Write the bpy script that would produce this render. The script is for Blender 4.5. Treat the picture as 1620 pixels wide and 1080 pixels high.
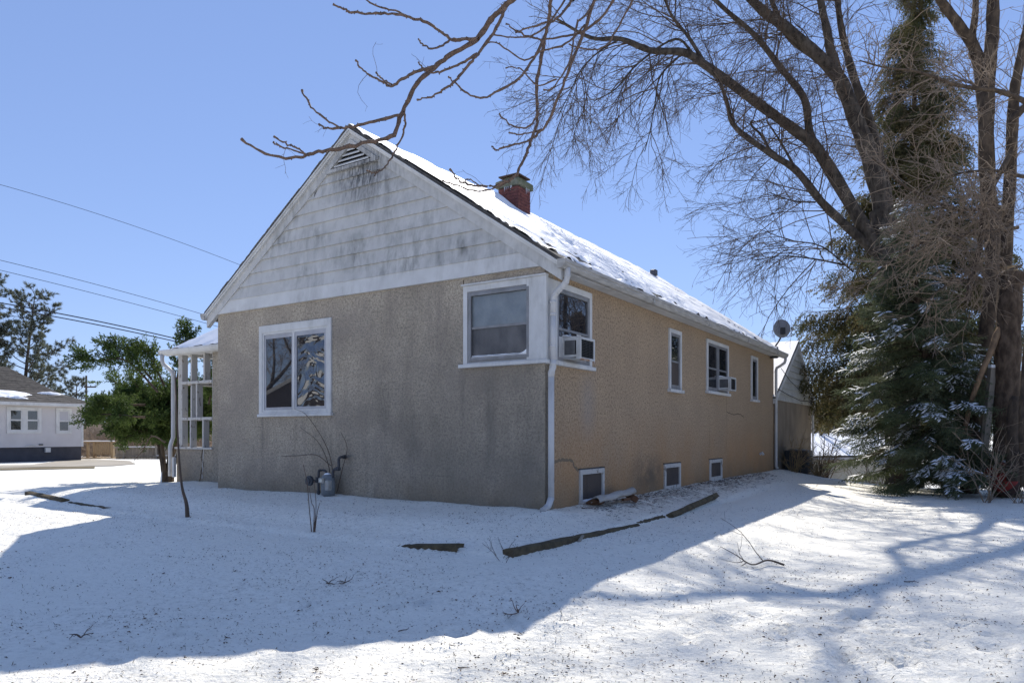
import bpy, math, random
import numpy as np
from mathutils import Vector, Matrix

for o in list(bpy.data.objects): bpy.data.objects.remove(o)
S = bpy.context.scene
COL = S.collection
R = math.radians

# ------------------------------------------------------------------ camera, sky, sun, exposure
CAMZ = 1.08                       # eye height above the ground at the near house corner
F, CX, HY = 1120.0, 810.0, 686.0  # lens measured on the photograph (1620 px wide)
cam = bpy.data.cameras.new('camera'); camo = bpy.data.objects.new('camera', cam); COL.objects.link(camo)
camo.location = (0, 0, CAMZ); camo.rotation_euler = (R(90), 0, 0)
cam.sensor_width = 36; cam.lens = F/1620*36; cam.shift_y = (HY-540)/1620
cam.clip_start = .05; cam.clip_end = 3000
S.camera = camo
SUN_EL, SUN_AZ = 41.0, 8.5        # azimuth measured to the right of straight ahead
w = bpy.data.worlds.new('World'); S.world = w; w.use_nodes = True
nt = w.node_tree; bg = nt.nodes['Background']
sky = nt.nodes.new('ShaderNodeTexSky'); sky.sky_type = 'NISHITA'; sky.sun_disc = False
sky.sun_elevation = R(SUN_EL); sky.sun_rotation = R(SUN_AZ)
sky.altitude = 300; sky.air_density = 1.0; sky.dust_density = 0; sky.ozone_density = 1.0
gm = nt.nodes.new('ShaderNodeGamma'); gm.inputs[1].default_value = .52      # the photograph's tone-mapped sky
wb = nt.nodes.new('ShaderNodeMix'); wb.data_type = 'RGBA'; wb.blend_type = 'MULTIPLY'; wb.inputs[0].default_value = 1
wb.inputs[7].default_value = (.63, .765, 1.13, 1)
nt.links.new(sky.outputs[0], gm.inputs[0]); nt.links.new(gm.outputs[0], wb.inputs[6]); nt.links.new(wb.outputs[2], bg.inputs[0]); bg.inputs[1].default_value = .15
sl = bpy.data.lights.new('sun', 'SUN'); sl.energy = 2.95; sl.angle = R(.53); sl.color = (1, .95, .87)
so = bpy.data.objects.new('sun', sl); COL.objects.link(so)
sd = Vector((math.sin(R(SUN_AZ))*math.cos(R(SUN_EL)), math.cos(R(SUN_AZ))*math.cos(R(SUN_EL)), math.sin(R(SUN_EL))))
so.rotation_euler = sd.to_track_quat('Z', 'Y').to_euler()
S.view_settings.view_transform = 'Standard'; S.view_settings.look = 'None'
S.view_settings.gamma = 1; S.view_settings.use_curve_mapping = False
S.view_settings.exposure = 1.0
try:
    S.cycles.max_bounces = 6; S.cycles.diffuse_bounces = 3; S.cycles.use_denoising = True
except Exception: pass

# ------------------------------------------------------------------ helpers
rng = np.random.default_rng(7)
random.seed(7)

def mat(name, col, rough=.8, var=None, scale=8, stretch=(1,1,1), bump=0, bscale=60, spec=.3, metal=0,
        detail=5, lo=.35, hi=.65, trans=0, coord='Object', ior=None):
    m = bpy.data.materials.new(name); m.use_nodes = True
    n = m.node_tree; b = n.nodes['Principled BSDF']
    b.inputs['Roughness'].default_value = rough; b.inputs['Metallic'].default_value = metal
    b.inputs['Specular IOR Level'].default_value = spec
    if ior: b.inputs['IOR'].default_value = ior
    b.inputs['Base Color'].default_value = (*col, 1)
    tc = n.nodes.new('ShaderNodeTexCoord'); mp = n.nodes.new('ShaderNodeMapping')
    mp.inputs['Scale'].default_value = stretch
    n.links.new(tc.outputs[coord], mp.inputs[0])
    m['_'] = 0
    if var is not None:
        c = noise_mix(m, mp.outputs[0], (*col,1), (*var,1), scale, detail, lo, hi)
        n.links.new(c, b.inputs['Base Color'])
    if bump:
        nz = n.nodes.new('ShaderNodeTexNoise'); nz.inputs['Scale'].default_value = bscale
        nz.inputs['Detail'].default_value = 4
        n.links.new(mp.outputs[0], nz.inputs[0])
        bp = n.nodes.new('ShaderNodeBump'); bp.inputs['Strength'].default_value = bump
        bp.inputs['Distance'].default_value = .02
        n.links.new(nz.outputs[0], bp.inputs['Height']); n.links.new(bp.outputs[0], b.inputs['Normal'])
    if trans:
        tr = n.nodes.new('ShaderNodeBsdfTranslucent'); mx = n.nodes.new('ShaderNodeMixShader')
        mx.inputs[0].default_value = trans
        src = b.inputs['Base Color'].links
        if src: n.links.new(src[0].from_socket, tr.inputs[0])
        else: tr.inputs[0].default_value = (*col, 1)
        n.links.new(b.outputs[0], mx.inputs[1]); n.links.new(tr.outputs[0], mx.inputs[2])
        n.links.new(mx.outputs[0], n.nodes['Material Output'].inputs[0])
    del m['_']
    return m

def node(m, t, **kw):
    x = m.node_tree.nodes.new(t)
    for k, v in kw.items(): setattr(x, k, v)
    return x
def noise_mask(m, vec, scale, detail=5, lo=.4, hi=.6, rough=.55):
    n = m.node_tree
    nz = node(m, 'ShaderNodeTexNoise'); nz.inputs['Scale'].default_value = scale
    nz.inputs['Detail'].default_value = detail; nz.inputs['Roughness'].default_value = rough
    if vec is not None: n.links.new(vec, nz.inputs[0])
    mr = node(m, 'ShaderNodeMapRange'); mr.inputs[1].default_value = lo; mr.inputs[2].default_value = hi
    n.links.new(nz.outputs[0], mr.inputs[0])
    return mr.outputs[0]
def mixc(m, fac, a, b):
    n = m.node_tree
    mx = node(m, 'ShaderNodeMix', data_type='RGBA')
    for s, i in ((a, 6), (b, 7)):
        if isinstance(s, tuple): mx.inputs[i].default_value = s if len(s) == 4 else (*s, 1)
        else: n.links.new(s, mx.inputs[i])
    if isinstance(fac, (int, float)): mx.inputs[0].default_value = fac
    else: n.links.new(fac, mx.inputs[0])
    return mx.outputs[2]
def noise_mix(m, vec, a, b, scale, detail=5, lo=.35, hi=.65):
    return mixc(m, noise_mask(m, vec, scale, detail, lo, hi), a, b)
def math_(m, op, a, b=None, clamp=False):
    n = m.node_tree; x = node(m, 'ShaderNodeMath', operation=op, use_clamp=clamp)
    for i, s in enumerate((a, b)):
        if s is None: continue
        if isinstance(s, (int, float)): x.inputs[i].default_value = s
        else: n.links.new(s, x.inputs[i])
    return x.outputs[0]
def mapped(m, stretch=(1,1,1), coord='Object', loc=(0,0,0)):
    tc = node(m, 'ShaderNodeTexCoord'); mp = node(m, 'ShaderNodeMapping')
    mp.inputs['Scale'].default_value = stretch; mp.inputs['Location'].default_value = loc
    m.node_tree.links.new(tc.outputs[coord], mp.inputs[0]); return mp.outputs[0]
def rampmask(m, v, a, b, c=0.0, d=1.0):
    mr = node(m, 'ShaderNodeMapRange')
    for i, x in enumerate((a, b, c, d)): mr.inputs[i+1].default_value = x
    m.node_tree.links.new(v, mr.inputs[0]); return mr.outputs[0]

def tag(o, label=None, cat=None, group=None, kind=None):
    if label: o['label'] = label
    if cat: o['category'] = cat
    if group: o['group'] = group
    if kind: o['kind'] = kind
    return o
def empty(name, loc=(0,0,0), rz=0, label=None, cat=None, group=None):
    o = bpy.data.objects.new(name, None); COL.objects.link(o)
    o.location = loc; o.rotation_euler = (0,0,rz); o.empty_display_size = .2
    return tag(o, label, cat, group)
def copy_tree(o, parent=None):
    c = o.copy(); COL.objects.link(c)
    c.parent = parent
    for ch in list(o.children): copy_tree(ch, c)
    return c

class MB:
    def __init__(s): s.v = []; s.f = []
    def add(s, vs, fs):
        n = len(s.v); s.v += [tuple(p) for p in vs]; s.f += [tuple(i+n for i in f) for f in fs]; return s
    def box(s, a, b, rot=None, piv=None):
        x0,y0,z0 = a; x1,y1,z1 = b
        vs = [(x0,y0,z0),(x1,y0,z0),(x1,y1,z0),(x0,y1,z0),(x0,y0,z1),(x1,y0,z1),(x1,y1,z1),(x0,y1,z1)]
        if rot is not None:
            p = Vector(piv if piv is not None else [(i+j)/2 for i,j in zip(a,b)])
            vs = [p + rot @ (Vector(q)-p) for q in vs]
        return s.add(vs, [(0,3,2,1),(4,5,6,7),(0,1,5,4),(1,2,6,5),(2,3,7,6),(3,0,4,7)])
    def hexa(s, vs):   # 8 corners, bottom ring then top ring
        return s.add(vs, [(0,3,2,1),(4,5,6,7),(0,1,5,4),(1,2,6,5),(2,3,7,6),(3,0,4,7)])
    def prism(s, poly0, poly1):
        n = len(poly0)
        fs = [tuple(range(n))[::-1], tuple(range(n, 2*n))]
        fs += [(i, (i+1)%n, n+(i+1)%n, n+i) for i in range(n)]
        return s.add(list(poly0)+list(poly1), fs)
    def tube(s, pts, rad, n=6, cap=True):
        pts = np.asarray(pts, float); k = len(pts)
        rad = np.full(k, rad) if np.isscalar(rad) else np.asarray(rad, float)
        V, Fc = tube_np(pts, rad, n)
        fs = [tuple(q) for q in Fc.tolist()]
        if cap: fs += [tuple(range(n))[::-1], tuple(range((k-1)*n, k*n))]
        return s.add(V.tolist(), fs)
    def disc(s, c, r, axis='z', h=.01, n=16):
        a = [2*math.pi*i/n for i in range(n)]
        def P(t, hh):
            x, y = math.cos(t)*r, math.sin(t)*r
            return {'z':(c[0]+x,c[1]+y,c[2]+hh),'x':(c[0]+hh,c[1]+x,c[2]+y),'y':(c[0]+x,c[1]+hh,c[2]+y)}[axis]
        return s.prism([P(t,0) for t in a], [P(t,h) for t in a])
    def build(s, name, m, parent=None, smooth=False, bevel=0, kind=None):
        me = bpy.data.meshes.new(name); me.from_pydata(s.v, [], s.f)
        me.validate(); 
        if m: me.materials.append(m)
        o = bpy.data.objects.new(name, me); COL.objects.link(o)
        if parent is not None: o.parent = parent
        import bmesh
        bm = bmesh.new(); bm.from_mesh(me); bmesh.ops.recalc_face_normals(bm, faces=bm.faces); bm.to_mesh(me); bm.free()
        if smooth: me.shade_smooth()
        if bevel:
            md = o.modifiers.new('bevel', 'BEVEL'); md.width = bevel; md.segments = 2; md.limit_method = 'ANGLE'
        if kind: o['kind'] = kind
        return o

def tube_np(pts, rad, n):
    k = len(pts)
    t = np.empty_like(pts); t[1:-1] = pts[2:]-pts[:-2]; t[0] = pts[1]-pts[0]; t[-1] = pts[-1]-pts[-2]
    t /= np.linalg.norm(t, axis=1, keepdims=True)+1e-9
    ref = np.array([0,0,1.]) if abs(t[0,2]) < .8 else np.array([1.,0,0])
    x = np.cross(t, ref); x /= np.linalg.norm(x, axis=1, keepdims=True)+1e-9
    y = np.cross(t, x)
    a = np.arange(n)*2*math.pi/n
    V = pts[:,None,:] + rad[:,None,None]*(np.cos(a)[None,:,None]*x[:,None,:]+np.sin(a)[None,:,None]*y[:,None,:])
    i = np.arange(k-1)[:,None]*n; j = np.arange(n)[None,:]; j2 = (j+1)%n
    Fc = np.stack([i+j, i+j2, i+n+j2, i+n+j], -1).reshape(-1,4)
    return V.reshape(-1,3), Fc

class NB:   # big meshes from numpy quads / tris
    def __init__(s): s.V = []; s.Q = []; s.T = []; s.n = 0
    def add(s, V, Q=None, T=None):
        if Q is not None and len(Q): s.Q.append(np.asarray(Q)+s.n)
        if T is not None and len(T): s.T.append(np.asarray(T)+s.n)
        s.V.append(np.asarray(V)); s.n += len(V); return s
    def tube(s, pts, rad, n=4):
        V, Q = tube_np(np.asarray(pts, float), np.asarray(rad, float), n); return s.add(V, Q)
    def tile(s, V, T, mats, locs):      # copies of a triangle mesh; mats (M,3,3), locs (M,3)
        W = np.einsum('mij,vj->mvi', mats, V) + locs[:,None,:]
        M = len(locs); idx = (np.arange(M)*len(V))[:,None,None] + np.asarray(T)[None]
        return s.add(W.reshape(-1,3), None, idx.reshape(-1,3))
    def build(s, name, m, parent=None, smooth=False, kind=None):
        V = np.concatenate(s.V) if s.V else np.zeros((0,3))
        Q = np.concatenate(s.Q) if s.Q else np.zeros((0,4), int); T = np.concatenate(s.T) if s.T else np.zeros((0,3), int)
        me = bpy.data.meshes.new(name)
        me.vertices.add(len(V)); me.vertices.foreach_set('co', V.astype(np.float32).ravel())
        nl = Q.size+T.size; me.loops.add(nl)
        me.loops.foreach_set('vertex_index', np.concatenate([Q.ravel(), T.ravel()]).astype(np.int32))
        me.polygons.add(len(Q)+len(T))
        st = np.concatenate([np.arange(len(Q))*4, Q.size+np.arange(len(T))*3]).astype(np.int32)
        me.polygons.foreach_set('loop_start', st)
        me.update(calc_edges=True); me.validate()
        if smooth: me.shade_smooth()
        if m: me.materials.append(m)
        o = bpy.data.objects.new(name, me); COL.objects.link(o)
        if parent is not None: o.parent = parent
        if kind: o['kind'] = kind
        return o

def hsh(i, j, k=0):
    x = np.sin(i*127.1+j*311.7+k*74.7)*43758.5453
    return x-np.floor(x)
def vnoise(x, y, k=0):
    i = np.floor(x); j = np.floor(y); a = x-i; b = y-j
    a = a*a*(3-2*a); b = b*b*(3-2*b)
    return (hsh(i,j,k)*(1-a)+hsh(i+1,j,k)*a)*(1-b)+(hsh(i,j+1,k)*(1-a)+hsh(i+1,j+1,k)*a)*b
def fbm(x, y, k=0, o=4):
    s = 0; a = .5
    for q in range(o): s = s+a*vnoise(x*2**q, y*2**q, k+q); a *= .5
    return s
def sstep(a, b, x):
    t = np.clip((x-a)/(b-a), 0, 1); return t*t*(3-2*t)

def P(x, y, D):     # point at depth D that the photograph shows at pixel (x, y)
    return np.array([(x-CX)/F*D, D, CAMZ+(HY-y)/F*D])

# house frame: s runs to the right along the gable wall, v runs back along the side wall
HC = np.array([.453, 9.75]); HS = np.array([.83771, -.54612]); HV = np.array([.54612, .83771])
HANG = math.atan2(HS[1], HS[0])
def H(s, v, z=0): 
    p = HC+s*HS+v*HV; return np.array([p[0], p[1], z])
def toH(x, y):
    dx = x-HC[0]; dy = y-HC[1]; return dx*HS[0]+dy*HS[1], dx*HV[0]+dy*HV[1]

# ------------------------------------------------------------------ ground
def gz(x, y, fine=True):
    x = np.asarray(x, float); y = np.asarray(y, float)
    s, v = toH(x, y)
    # raised bed round the house, its edge along the timbers
    ox = np.maximum(np.maximum(s-1.0, -10.6-s), 0); oy = np.maximum(np.maximum(-2.42-v, v-15), 0)
    out = np.hypot(ox, oy)
    ins = np.minimum(np.minimum(1.0-s, s+10.6), np.minimum(v+2.42, 30))
    d = np.where(out > 0, out, -ins)
    lip = .06*sstep(.06, -.02, d)*np.where(v > -2.0, 1, .9)
    z = -.19+lip+.15*sstep(.0, -1.0, d)-.19*sstep(0, 2.6, d)
    z = z+.06*sstep(-.35, 0, -np.abs(v))*sstep(-.1, -.4, s-.0)*0
    drop = 2.3*sstep(13.5, 24, v)*sstep(-4, 3, s)
    z = z-drop-.15*sstep(30, 60, y)
    # gentle unevenness and, close by, prints and lumps in the snow
    z = z+.05*(fbm(x*.6, y*.6, 3)-.47)
    if fine:
        near = sstep(26, 10, y)
        z = z+near*(.035*(fbm(x*2.6, y*2.6, 9)-.47)+.022*(fbm(x*8, y*8, 5, 3)-.44))
        z = z+near*.02*np.maximum(fbm(x*5.2, y*5.2, 21, 3)-.56, 0)*4*sstep(1.5, 4, x-.2*y+2.0)
        # drift of snow against the wall
        z = z+.05*sstep(.45, .0, np.abs(v+.1))*(s < .2)*(s > -8)*fbm(s*1.3, s*0+2, 4)
        for px, py, r, h in PRINTS:
            q = (x-px)**2+(y-py)**2
            z = z-h*np.exp(-q/(r*r))+h*.55*np.exp(-(np.sqrt(q)-1.7*r)**2/(.35*r*r))
    return z
PRINTS = [(rng.uniform(-2.6,3.6), rng.uniform(4.2,6.0), rng.uniform(.05,.10), rng.uniform(.015,.05)) for _ in range(40)] + \
         [(2.1+rng.normal()*.8, 5.2+rng.normal()*.8, rng.uniform(.05,.11), rng.uniform(.025,.05)) for _ in range(36)]
def gp(x, y):     # ground height at one point
    return float(gz(x, y))
def G(px, py, z=None):   # the ground point the photograph shows at a pixel
    lo, hi = 1.5, 300.
    for D in np.concatenate([np.arange(3, 30, .02), np.arange(30, 300, .3)]):
        X = (px-CX)/F*D; Z = CAMZ+(HY-py)/F*D
        if Z <= gz(X, D, False): return np.array([X, D, float(gz(X, D))])
    return np.array([(px-CX)/F*60, 60, -.5])

def snow_material():
    m = bpy.data.materials.new('snow'); m.use_nodes = True
    n = m.node_tree; b = n.nodes['Principled BSDF']
    b.inputs['Roughness'].default_value = .55; b.inputs['Specular IOR Level'].default_value = .25
    vec = mapped(m)
    c = noise_mix(m, vec, (.955,.915,.80,1), (.98,.94,.83,1), 1.2)
    # thin places where turf shows through
    big = noise_mask(m, vec, .6, 5, .38, .64); fine = noise_mask(m, vec, 16, 8, .50, .70, .75)
    thin = math_(m, 'MULTIPLY', big, fine)
    c = mixc(m, math_(m, 'MULTIPLY', thin, .72), c, (.30,.27,.22,1))
    sp = noise_mask(m, vec, 38, 4, .59, .68, .6); sb = noise_mask(m, vec, 1.6, 5, .36, .60)
    c = mixc(m, math_(m, 'MULTIPLY', math_(m, 'MULTIPLY', sp, sb), .75), c, (.15,.12,.09,1))
    def along_(axis):
        vm = node(m, 'ShaderNodeVectorMath', operation='DOT_PRODUCT'); n.links.new(vec, vm.inputs[0]); vm.inputs[1].default_value = (axis[0], axis[1], 0)
        return math_(m, 'ADD', vm.outputs['Value'], -float(HC@axis))
    s_ = along_(HS); v_ = along_(HV)
    dirt = math_(m, 'MULTIPLY', rampmask(m, math_(m, 'ABSOLUTE', math_(m, 'ADD', s_, -.42)), .12, .50, 1, 0), math_(m, 'MULTIPLY', rampmask(m, v_, .9, 1.8), rampmask(m, v_, 12.5, 9)))
    dirt = math_(m, 'MULTIPLY', dirt, noise_mask(m, vec, 3.2, 9, .42, .62, .78))
    c = mixc(m, math_(m, 'MULTIPLY', dirt, .7), c, (.20,.14,.10,1))
    n.links.new(c, b.inputs['Base Color'])
    z1 = node(m, 'ShaderNodeTexNoise'); z1.inputs['Scale'].default_value = 9; z1.inputs['Detail'].default_value = 10
    z1.inputs['Roughness'].default_value = .65
    n.links.new(vec, z1.inputs[0])
    bp = node(m, 'ShaderNodeBump'); bp.inputs['Strength'].default_value = .9; bp.inputs['Distance'].default_value = .06
    n.links.new(z1.outputs[0], bp.inputs['Height']); n.links.new(bp.outputs[0], b.inputs['Normal'])
    return m
M_SNOW = snow_material()
M_CAP = mat('snow_cap', (.86,.87,.89), .6, bump=.4, bscale=30, spec=.2)

def axis_lines(a, b, step, far, g=1.16):
    c = list(np.arange(a, b+1e-6, step)); d = step; x = c[-1]
    while x < far: d *= g; x += d; c.append(x)
    d = step; x = c[0]; pre = []
    while x > -far: d *= g; x -= d; pre.append(x)
    return np.array(pre[::-1]+c)
gx = axis_lines(-8, 12, .08, 900, 1.13); gy0 = axis_lines(3.4, 13, .06, 1200, 1.05)
gy = gy0[gy0 > -60]
XX, YY = np.meshgrid(gx, gy); ZZ = gz(XX, YY)
nb = NB(); nx, ny = len(gx), len(gy)
i = np.arange(ny-1)[:,None]*nx; j = np.arange(nx-1)[None,:]
nb.add(np.stack([XX,YY,ZZ],-1).reshape(-1,3), np.stack([i+j,i+j+1,i+nx+j+1,i+nx+j],-1).reshape(-1,4))
tag(nb.build('snowy_ground', M_SNOW, smooth=True), kind='structure')

# concrete drive across the street side lawn, and the bare strip at its edge
M_CONC = mat('concrete', (.33,.29,.23), .9, (.42,.38,.31), 1.2, bump=.3, bscale=40)
M_TURF = mat('winter_turf', (.15,.12,.07), .95, (.24,.20,.12), 3, bump=.6, bscale=30)
def strip(name, pix, m, dz, n=24):
    pts = [G(*p) for p in pix]; h = len(pts)//2
    a = pts[:h]; b = pts[h:][::-1]; nb = NB(); V = []
    for A, B in zip(a, b):
        for k in range(n+1):
            q = A+(B-A)*k/n; V.append((q[0], q[1], float(gz(q[0], q[1]))+dz))
    Q = [(i*(n+1)+k, (i+1)*(n+1)+k, (i+1)*(n+1)+k+1, i*(n+1)+k+1) for i in range(h-1) for k in range(n)]
    nb.add(np.array(V), np.array(Q)); return tag(nb.build(name, m), kind='structure')
strip('driveway', [(-60,741),(0,740),(60,739.5),(120,738.5),(180,737),(215,734), (206,729.5),(180,728),(140,727),(100,728.5),(50,735.5),(-60,736.5)][:12], M_CONC, .02)
strip('turf_strip', [(-60,744.5),(40,743),(100,742),(150,741), (150,739),(100,739.4),(40,740.5),(-60,742)], M_TURF, .025)

# ------------------------------------------------------------------ materials of the house
def stucco(name, base, alt, grime, front):
    m = bpy.data.materials.new(name); m.use_nodes = True
    n = m.node_tree; b = n.nodes['Principled BSDF']
    b.inputs['Roughness'].default_value = .92; b.inputs['Specular IOR Level'].default_value = .15
    vec = mapped(m)
    c = noise_mix(m, vec, (*base,1), (*alt,1), 1.3, 4, .35, .65)
    # pebble-dash: dark and pale grains about a centimetre across
    c = mixc(m, math_(m, 'MULTIPLY', noise_mask(m, vec, 26, 6, .47, .58, .82), .80), c, tuple(x*.38 for x in base))
    c = mixc(m, math_(m, 'MULTIPLY', noise_mask(m, mapped(m, loc=(9,3,2)), 42, 2, .56, .66), .5), c, tuple(min(1,x*1.7) for x in base))
    # rain streaks and damp patches
    st = noise_mask(m, mapped(m, (3.0,3.0,.6)), 1.0, 9, .46, .68, .72)
    bl = noise_mask(m, mapped(m, (1,1,1.2), loc=(4,1,7)), .9, 8, .42, .64, .68)
    f = math_(m, 'MULTIPLY', math_(m, 'MAXIMUM', math_(m, 'MULTIPLY', st, .75), math_(m, 'MULTIPLY', bl, .7)), .85 if front else .35)
    c = mixc(m, f, c, (*grime,1))
    sx = node(m, 'ShaderNodeSeparateXYZ'); n.links.new(mapped(m), sx.inputs[0])
    x, y, z = sx.outputs
    if front:   # soot-grey damp over the lower, right half; streaks below the ends of the sills
        damp = math_(m, 'MULTIPLY', math_(m, 'MULTIPLY', rampmask(m, z, 3.3, 1.2, .25, 1), rampmask(m, x, -7.6, -2.6, .5, 1)), noise_mask(m, mapped(m, (1,1,.8), loc=(2,6,3)), .75, 8, .30, .58, .66))
        c = mixc(m, math_(m, 'MULTIPLY', damp, .55), c, (.185,.160,.125,1))
        up = math_(m, 'MULTIPLY', noise_mask(m, mapped(m, (1.6,1.6,.8), loc=(7,1,1)), 1.1, 8, .46, .68, .7), rampmask(m, x, -6.5, -2.5, .4, 1))
        c = mixc(m, math_(m, 'MULTIPLY', up, .5), c, (.17,.15,.12,1))
        tot = None
        for x0, zt, zb, wd in ((-6.03,1.42,.35,.07),(-5.12,1.42,.4,.09),(-4.22,1.42,.5,.05),(-1.42,2.05,.9,.07),(-.95,2.05,.3,.22),(-.3,2.05,.2,.25),(-2.4,1.4,.3,.25),(-3.0,1.9,.8,.2)):
            a = rampmask(m, math_(m, 'ABSOLUTE', math_(m, 'ADD', x, -x0)), 0, wd, 1, 0)
            q = math_(m, 'MULTIPLY', rampmask(m, z, zb, zb+.5), rampmask(m, z, zt+.03, zt-.05))
            q = math_(m, 'MULTIPLY', a, q); tot = q if tot is None else math_(m, 'ADD', tot, q, True)
        tot = math_(m, 'MULTIPLY', tot, noise_mask(m, mapped(m, (5,5,1.2)), 1.5, 7, .3, .66, .7))
        c = mixc(m, math_(m, 'MULTIPLY', tot, .45), c, (.10,.092,.085,1))
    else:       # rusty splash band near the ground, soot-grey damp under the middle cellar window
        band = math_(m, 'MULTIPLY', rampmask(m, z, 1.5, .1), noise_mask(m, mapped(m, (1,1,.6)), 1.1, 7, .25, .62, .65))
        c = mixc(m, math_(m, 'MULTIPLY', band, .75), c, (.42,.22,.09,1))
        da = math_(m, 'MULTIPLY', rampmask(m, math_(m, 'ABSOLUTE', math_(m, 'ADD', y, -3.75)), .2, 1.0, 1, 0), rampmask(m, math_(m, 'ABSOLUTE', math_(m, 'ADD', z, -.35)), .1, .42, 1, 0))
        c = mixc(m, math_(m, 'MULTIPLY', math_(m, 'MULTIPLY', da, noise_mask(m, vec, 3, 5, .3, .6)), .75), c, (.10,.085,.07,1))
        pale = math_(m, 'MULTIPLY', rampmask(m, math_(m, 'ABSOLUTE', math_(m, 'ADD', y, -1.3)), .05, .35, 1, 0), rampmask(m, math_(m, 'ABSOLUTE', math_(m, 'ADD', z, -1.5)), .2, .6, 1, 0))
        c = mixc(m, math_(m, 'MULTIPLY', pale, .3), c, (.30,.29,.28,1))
    # soil splashed on the lowest hand's breadth
    c = mixc(m, math_(m, 'MULTIPLY', math_(m, 'MULTIPLY', rampmask(m, z, .55, .02), noise_mask(m, mapped(m, (1,1,.7), loc=(1,9,5)), 1.6, 8, .3, .62, .7)), .6), c, (.20,.15,.095,1))
    n.links.new(c, b.inputs['Base Color'])
    z1 = node(m, 'ShaderNodeTexNoise'); z1.inputs['Scale'].default_value = 55; z1.inputs['Detail'].default_value = 3
    n.links.new(vec, z1.inputs[0])
    bp = node(m, 'ShaderNodeBump'); bp.inputs['Strength'].default_value = .8; bp.inputs['Distance'].default_value = .012
    n.links.new(z1.outputs[0], bp.inputs['Height']); n.links.new(bp.outputs[0], b.inputs['Normal'])
    return m
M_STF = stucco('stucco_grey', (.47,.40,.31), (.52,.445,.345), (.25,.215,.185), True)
M_STS = stucco('stucco_bounce_warm', (.40,.295,.195), (.45,.33,.215), (.28,.205,.14), False)  # warm light bounced off sunlit snow is put into the side wall's colour
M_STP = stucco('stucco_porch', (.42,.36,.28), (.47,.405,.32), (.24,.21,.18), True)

def painted(name, base, grime, amt, vent=False):
    m = bpy.data.materials.new(name); m.use_nodes = True
    n = m.node_tree; b = n.nodes['Principled BSDF']
    b.inputs['Roughness'].default_value = .6; b.inputs['Specular IOR Level'].default_value = .3
    c = noise_mix(m, mapped(m), (*base,1), tuple(x*.86 for x in base)+(1,), 2.2, 5)
    a = noise_mask(m, mapped(m, (5,5,1.3)), 1.5, 8, .42, .72, .7)
    bb = noise_mask(m, mapped(m, (1,1,1.5), loc=(3,8,1)), 1.2, 4, .40, .62)
    f = math_(m, 'MULTIPLY', math_(m, 'MULTIPLY', a, bb), amt)
    c = mixc(m, f, c, (*grime,1))
    if vent:  # mildew that has run down from the louvre
        sx = node(m, 'ShaderNodeSeparateXYZ'); n.links.new(mapped(m), sx.inputs[0])
        x, y, z = sx.outputs
        q = math_(m, 'MULTIPLY', rampmask(m, math_(m, 'ABSOLUTE', math_(m, 'ADD', x, 3.45)), .15, .85, 1, 0), math_(m, 'MULTIPLY', rampmask(m, z, 4.7, 5.25), rampmask(m, z, 5.9, 5.5)))
        k = noise_mask(m, mapped(m, (14,14,2.2)), 1.6, 7, .36, .60, .75)
        c = mixc(m, math_(m, 'MULTIPLY', math_(m, 'MULTIPLY', q, k), 1.0), c, (.045,.047,.05,1))
        ed = noise_mask(m, mapped(m, (5,5,2.2), loc=(1,5,2)), 1.6, 8, .50, .80, .72)
        c = mixc(m, math_(m, 'MULTIPLY', ed, .45), c, (.17,.175,.17,1))
    n.links.new(c, b.inputs['Base Color'])
    z1 = node(m, 'ShaderNodeTexNoise'); z1.inputs['Scale'].default_value = 5; n.links.new(mapped(m, (1,1,8)), z1.inputs[0])
    bp = node(m, 'ShaderNodeBump'); bp.inputs['Strength'].default_value = .12; bp.inputs['Distance'].default_value = .01
    n.links.new(z1.outputs[0], bp.inputs['Height']); n.links.new(bp.outputs[0], b.inputs['Normal'])
    return m
M_SID = painted('weathered_siding', (.55,.54,.52), (.20,.20,.185), 1.0, True)
M_WHT = painted('white_trim', (.64,.635,.62), (.27,.26,.24), .6)
M_PEEL = mat('peeling_white', (.50,.48,.45), .7, (.22,.19,.16), 14, (1,1,.6), .4, 40, lo=.58, hi=.66)
M_ALU = mat('grey_storm_frame', (.27,.27,.28), .5, (.20,.20,.20), 5, metal=.2)
M_GUT = mat('weathered_gutter', (.46,.44,.41), .6, (.25,.235,.21), 5, (1,.7,4), .1, 30, detail=7, lo=.35, hi=.75)
M_DSP = mat('painted_downspout', (.55,.54,.53), .5, (.36,.34,.32), 4, (1,1,.5), .05, 30, lo=.5, hi=.75)
M_SHG = mat('dark_shingle', (.055,.052,.05), .95, (.10,.095,.09), 12, bump=.6, bscale=80)
def glass(name, base, ior=1.9, rough=.02, wav=0, wsc=3, var=None):
    m = mat(name, base, rough, var, 3, ior=ior, spec=.5)
    if wav:
        z1 = node(m, 'ShaderNodeTexNoise'); z1.inputs['Scale'].default_value = wsc; z1.inputs['Detail'].default_value = 2
        z1.inputs['Distortion'].default_value = 1.2
        m.node_tree.links.new(mapped(m, (1,1,1.5)), z1.inputs[0])
        bp = node(m, 'ShaderNodeBump'); bp.inputs['Strength'].default_value = wav; bp.inputs['Distance'].default_value = .1
        m.node_tree.links.new(z1.outputs[0], bp.inputs['Height'])
        m.node_tree.links.new(bp.outputs[0], m.node_tree.nodes['Principled BSDF'].inputs['Normal'])
    return m
M_GLS = glass('window_glass', (.018,.02,.024), 2.2, .015, 0, 2)
M_WAV = glass('rippled_film_glass', (.02,.02,.022), 2.3, .03, .75, 1.5)
M_FOG = mat('plastic_covered_glass', (.13,.15,.165), .30, (.20,.225,.235), 3.5, (1,1,.7), .5, 9, spec=.5, ior=1.7)
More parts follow.
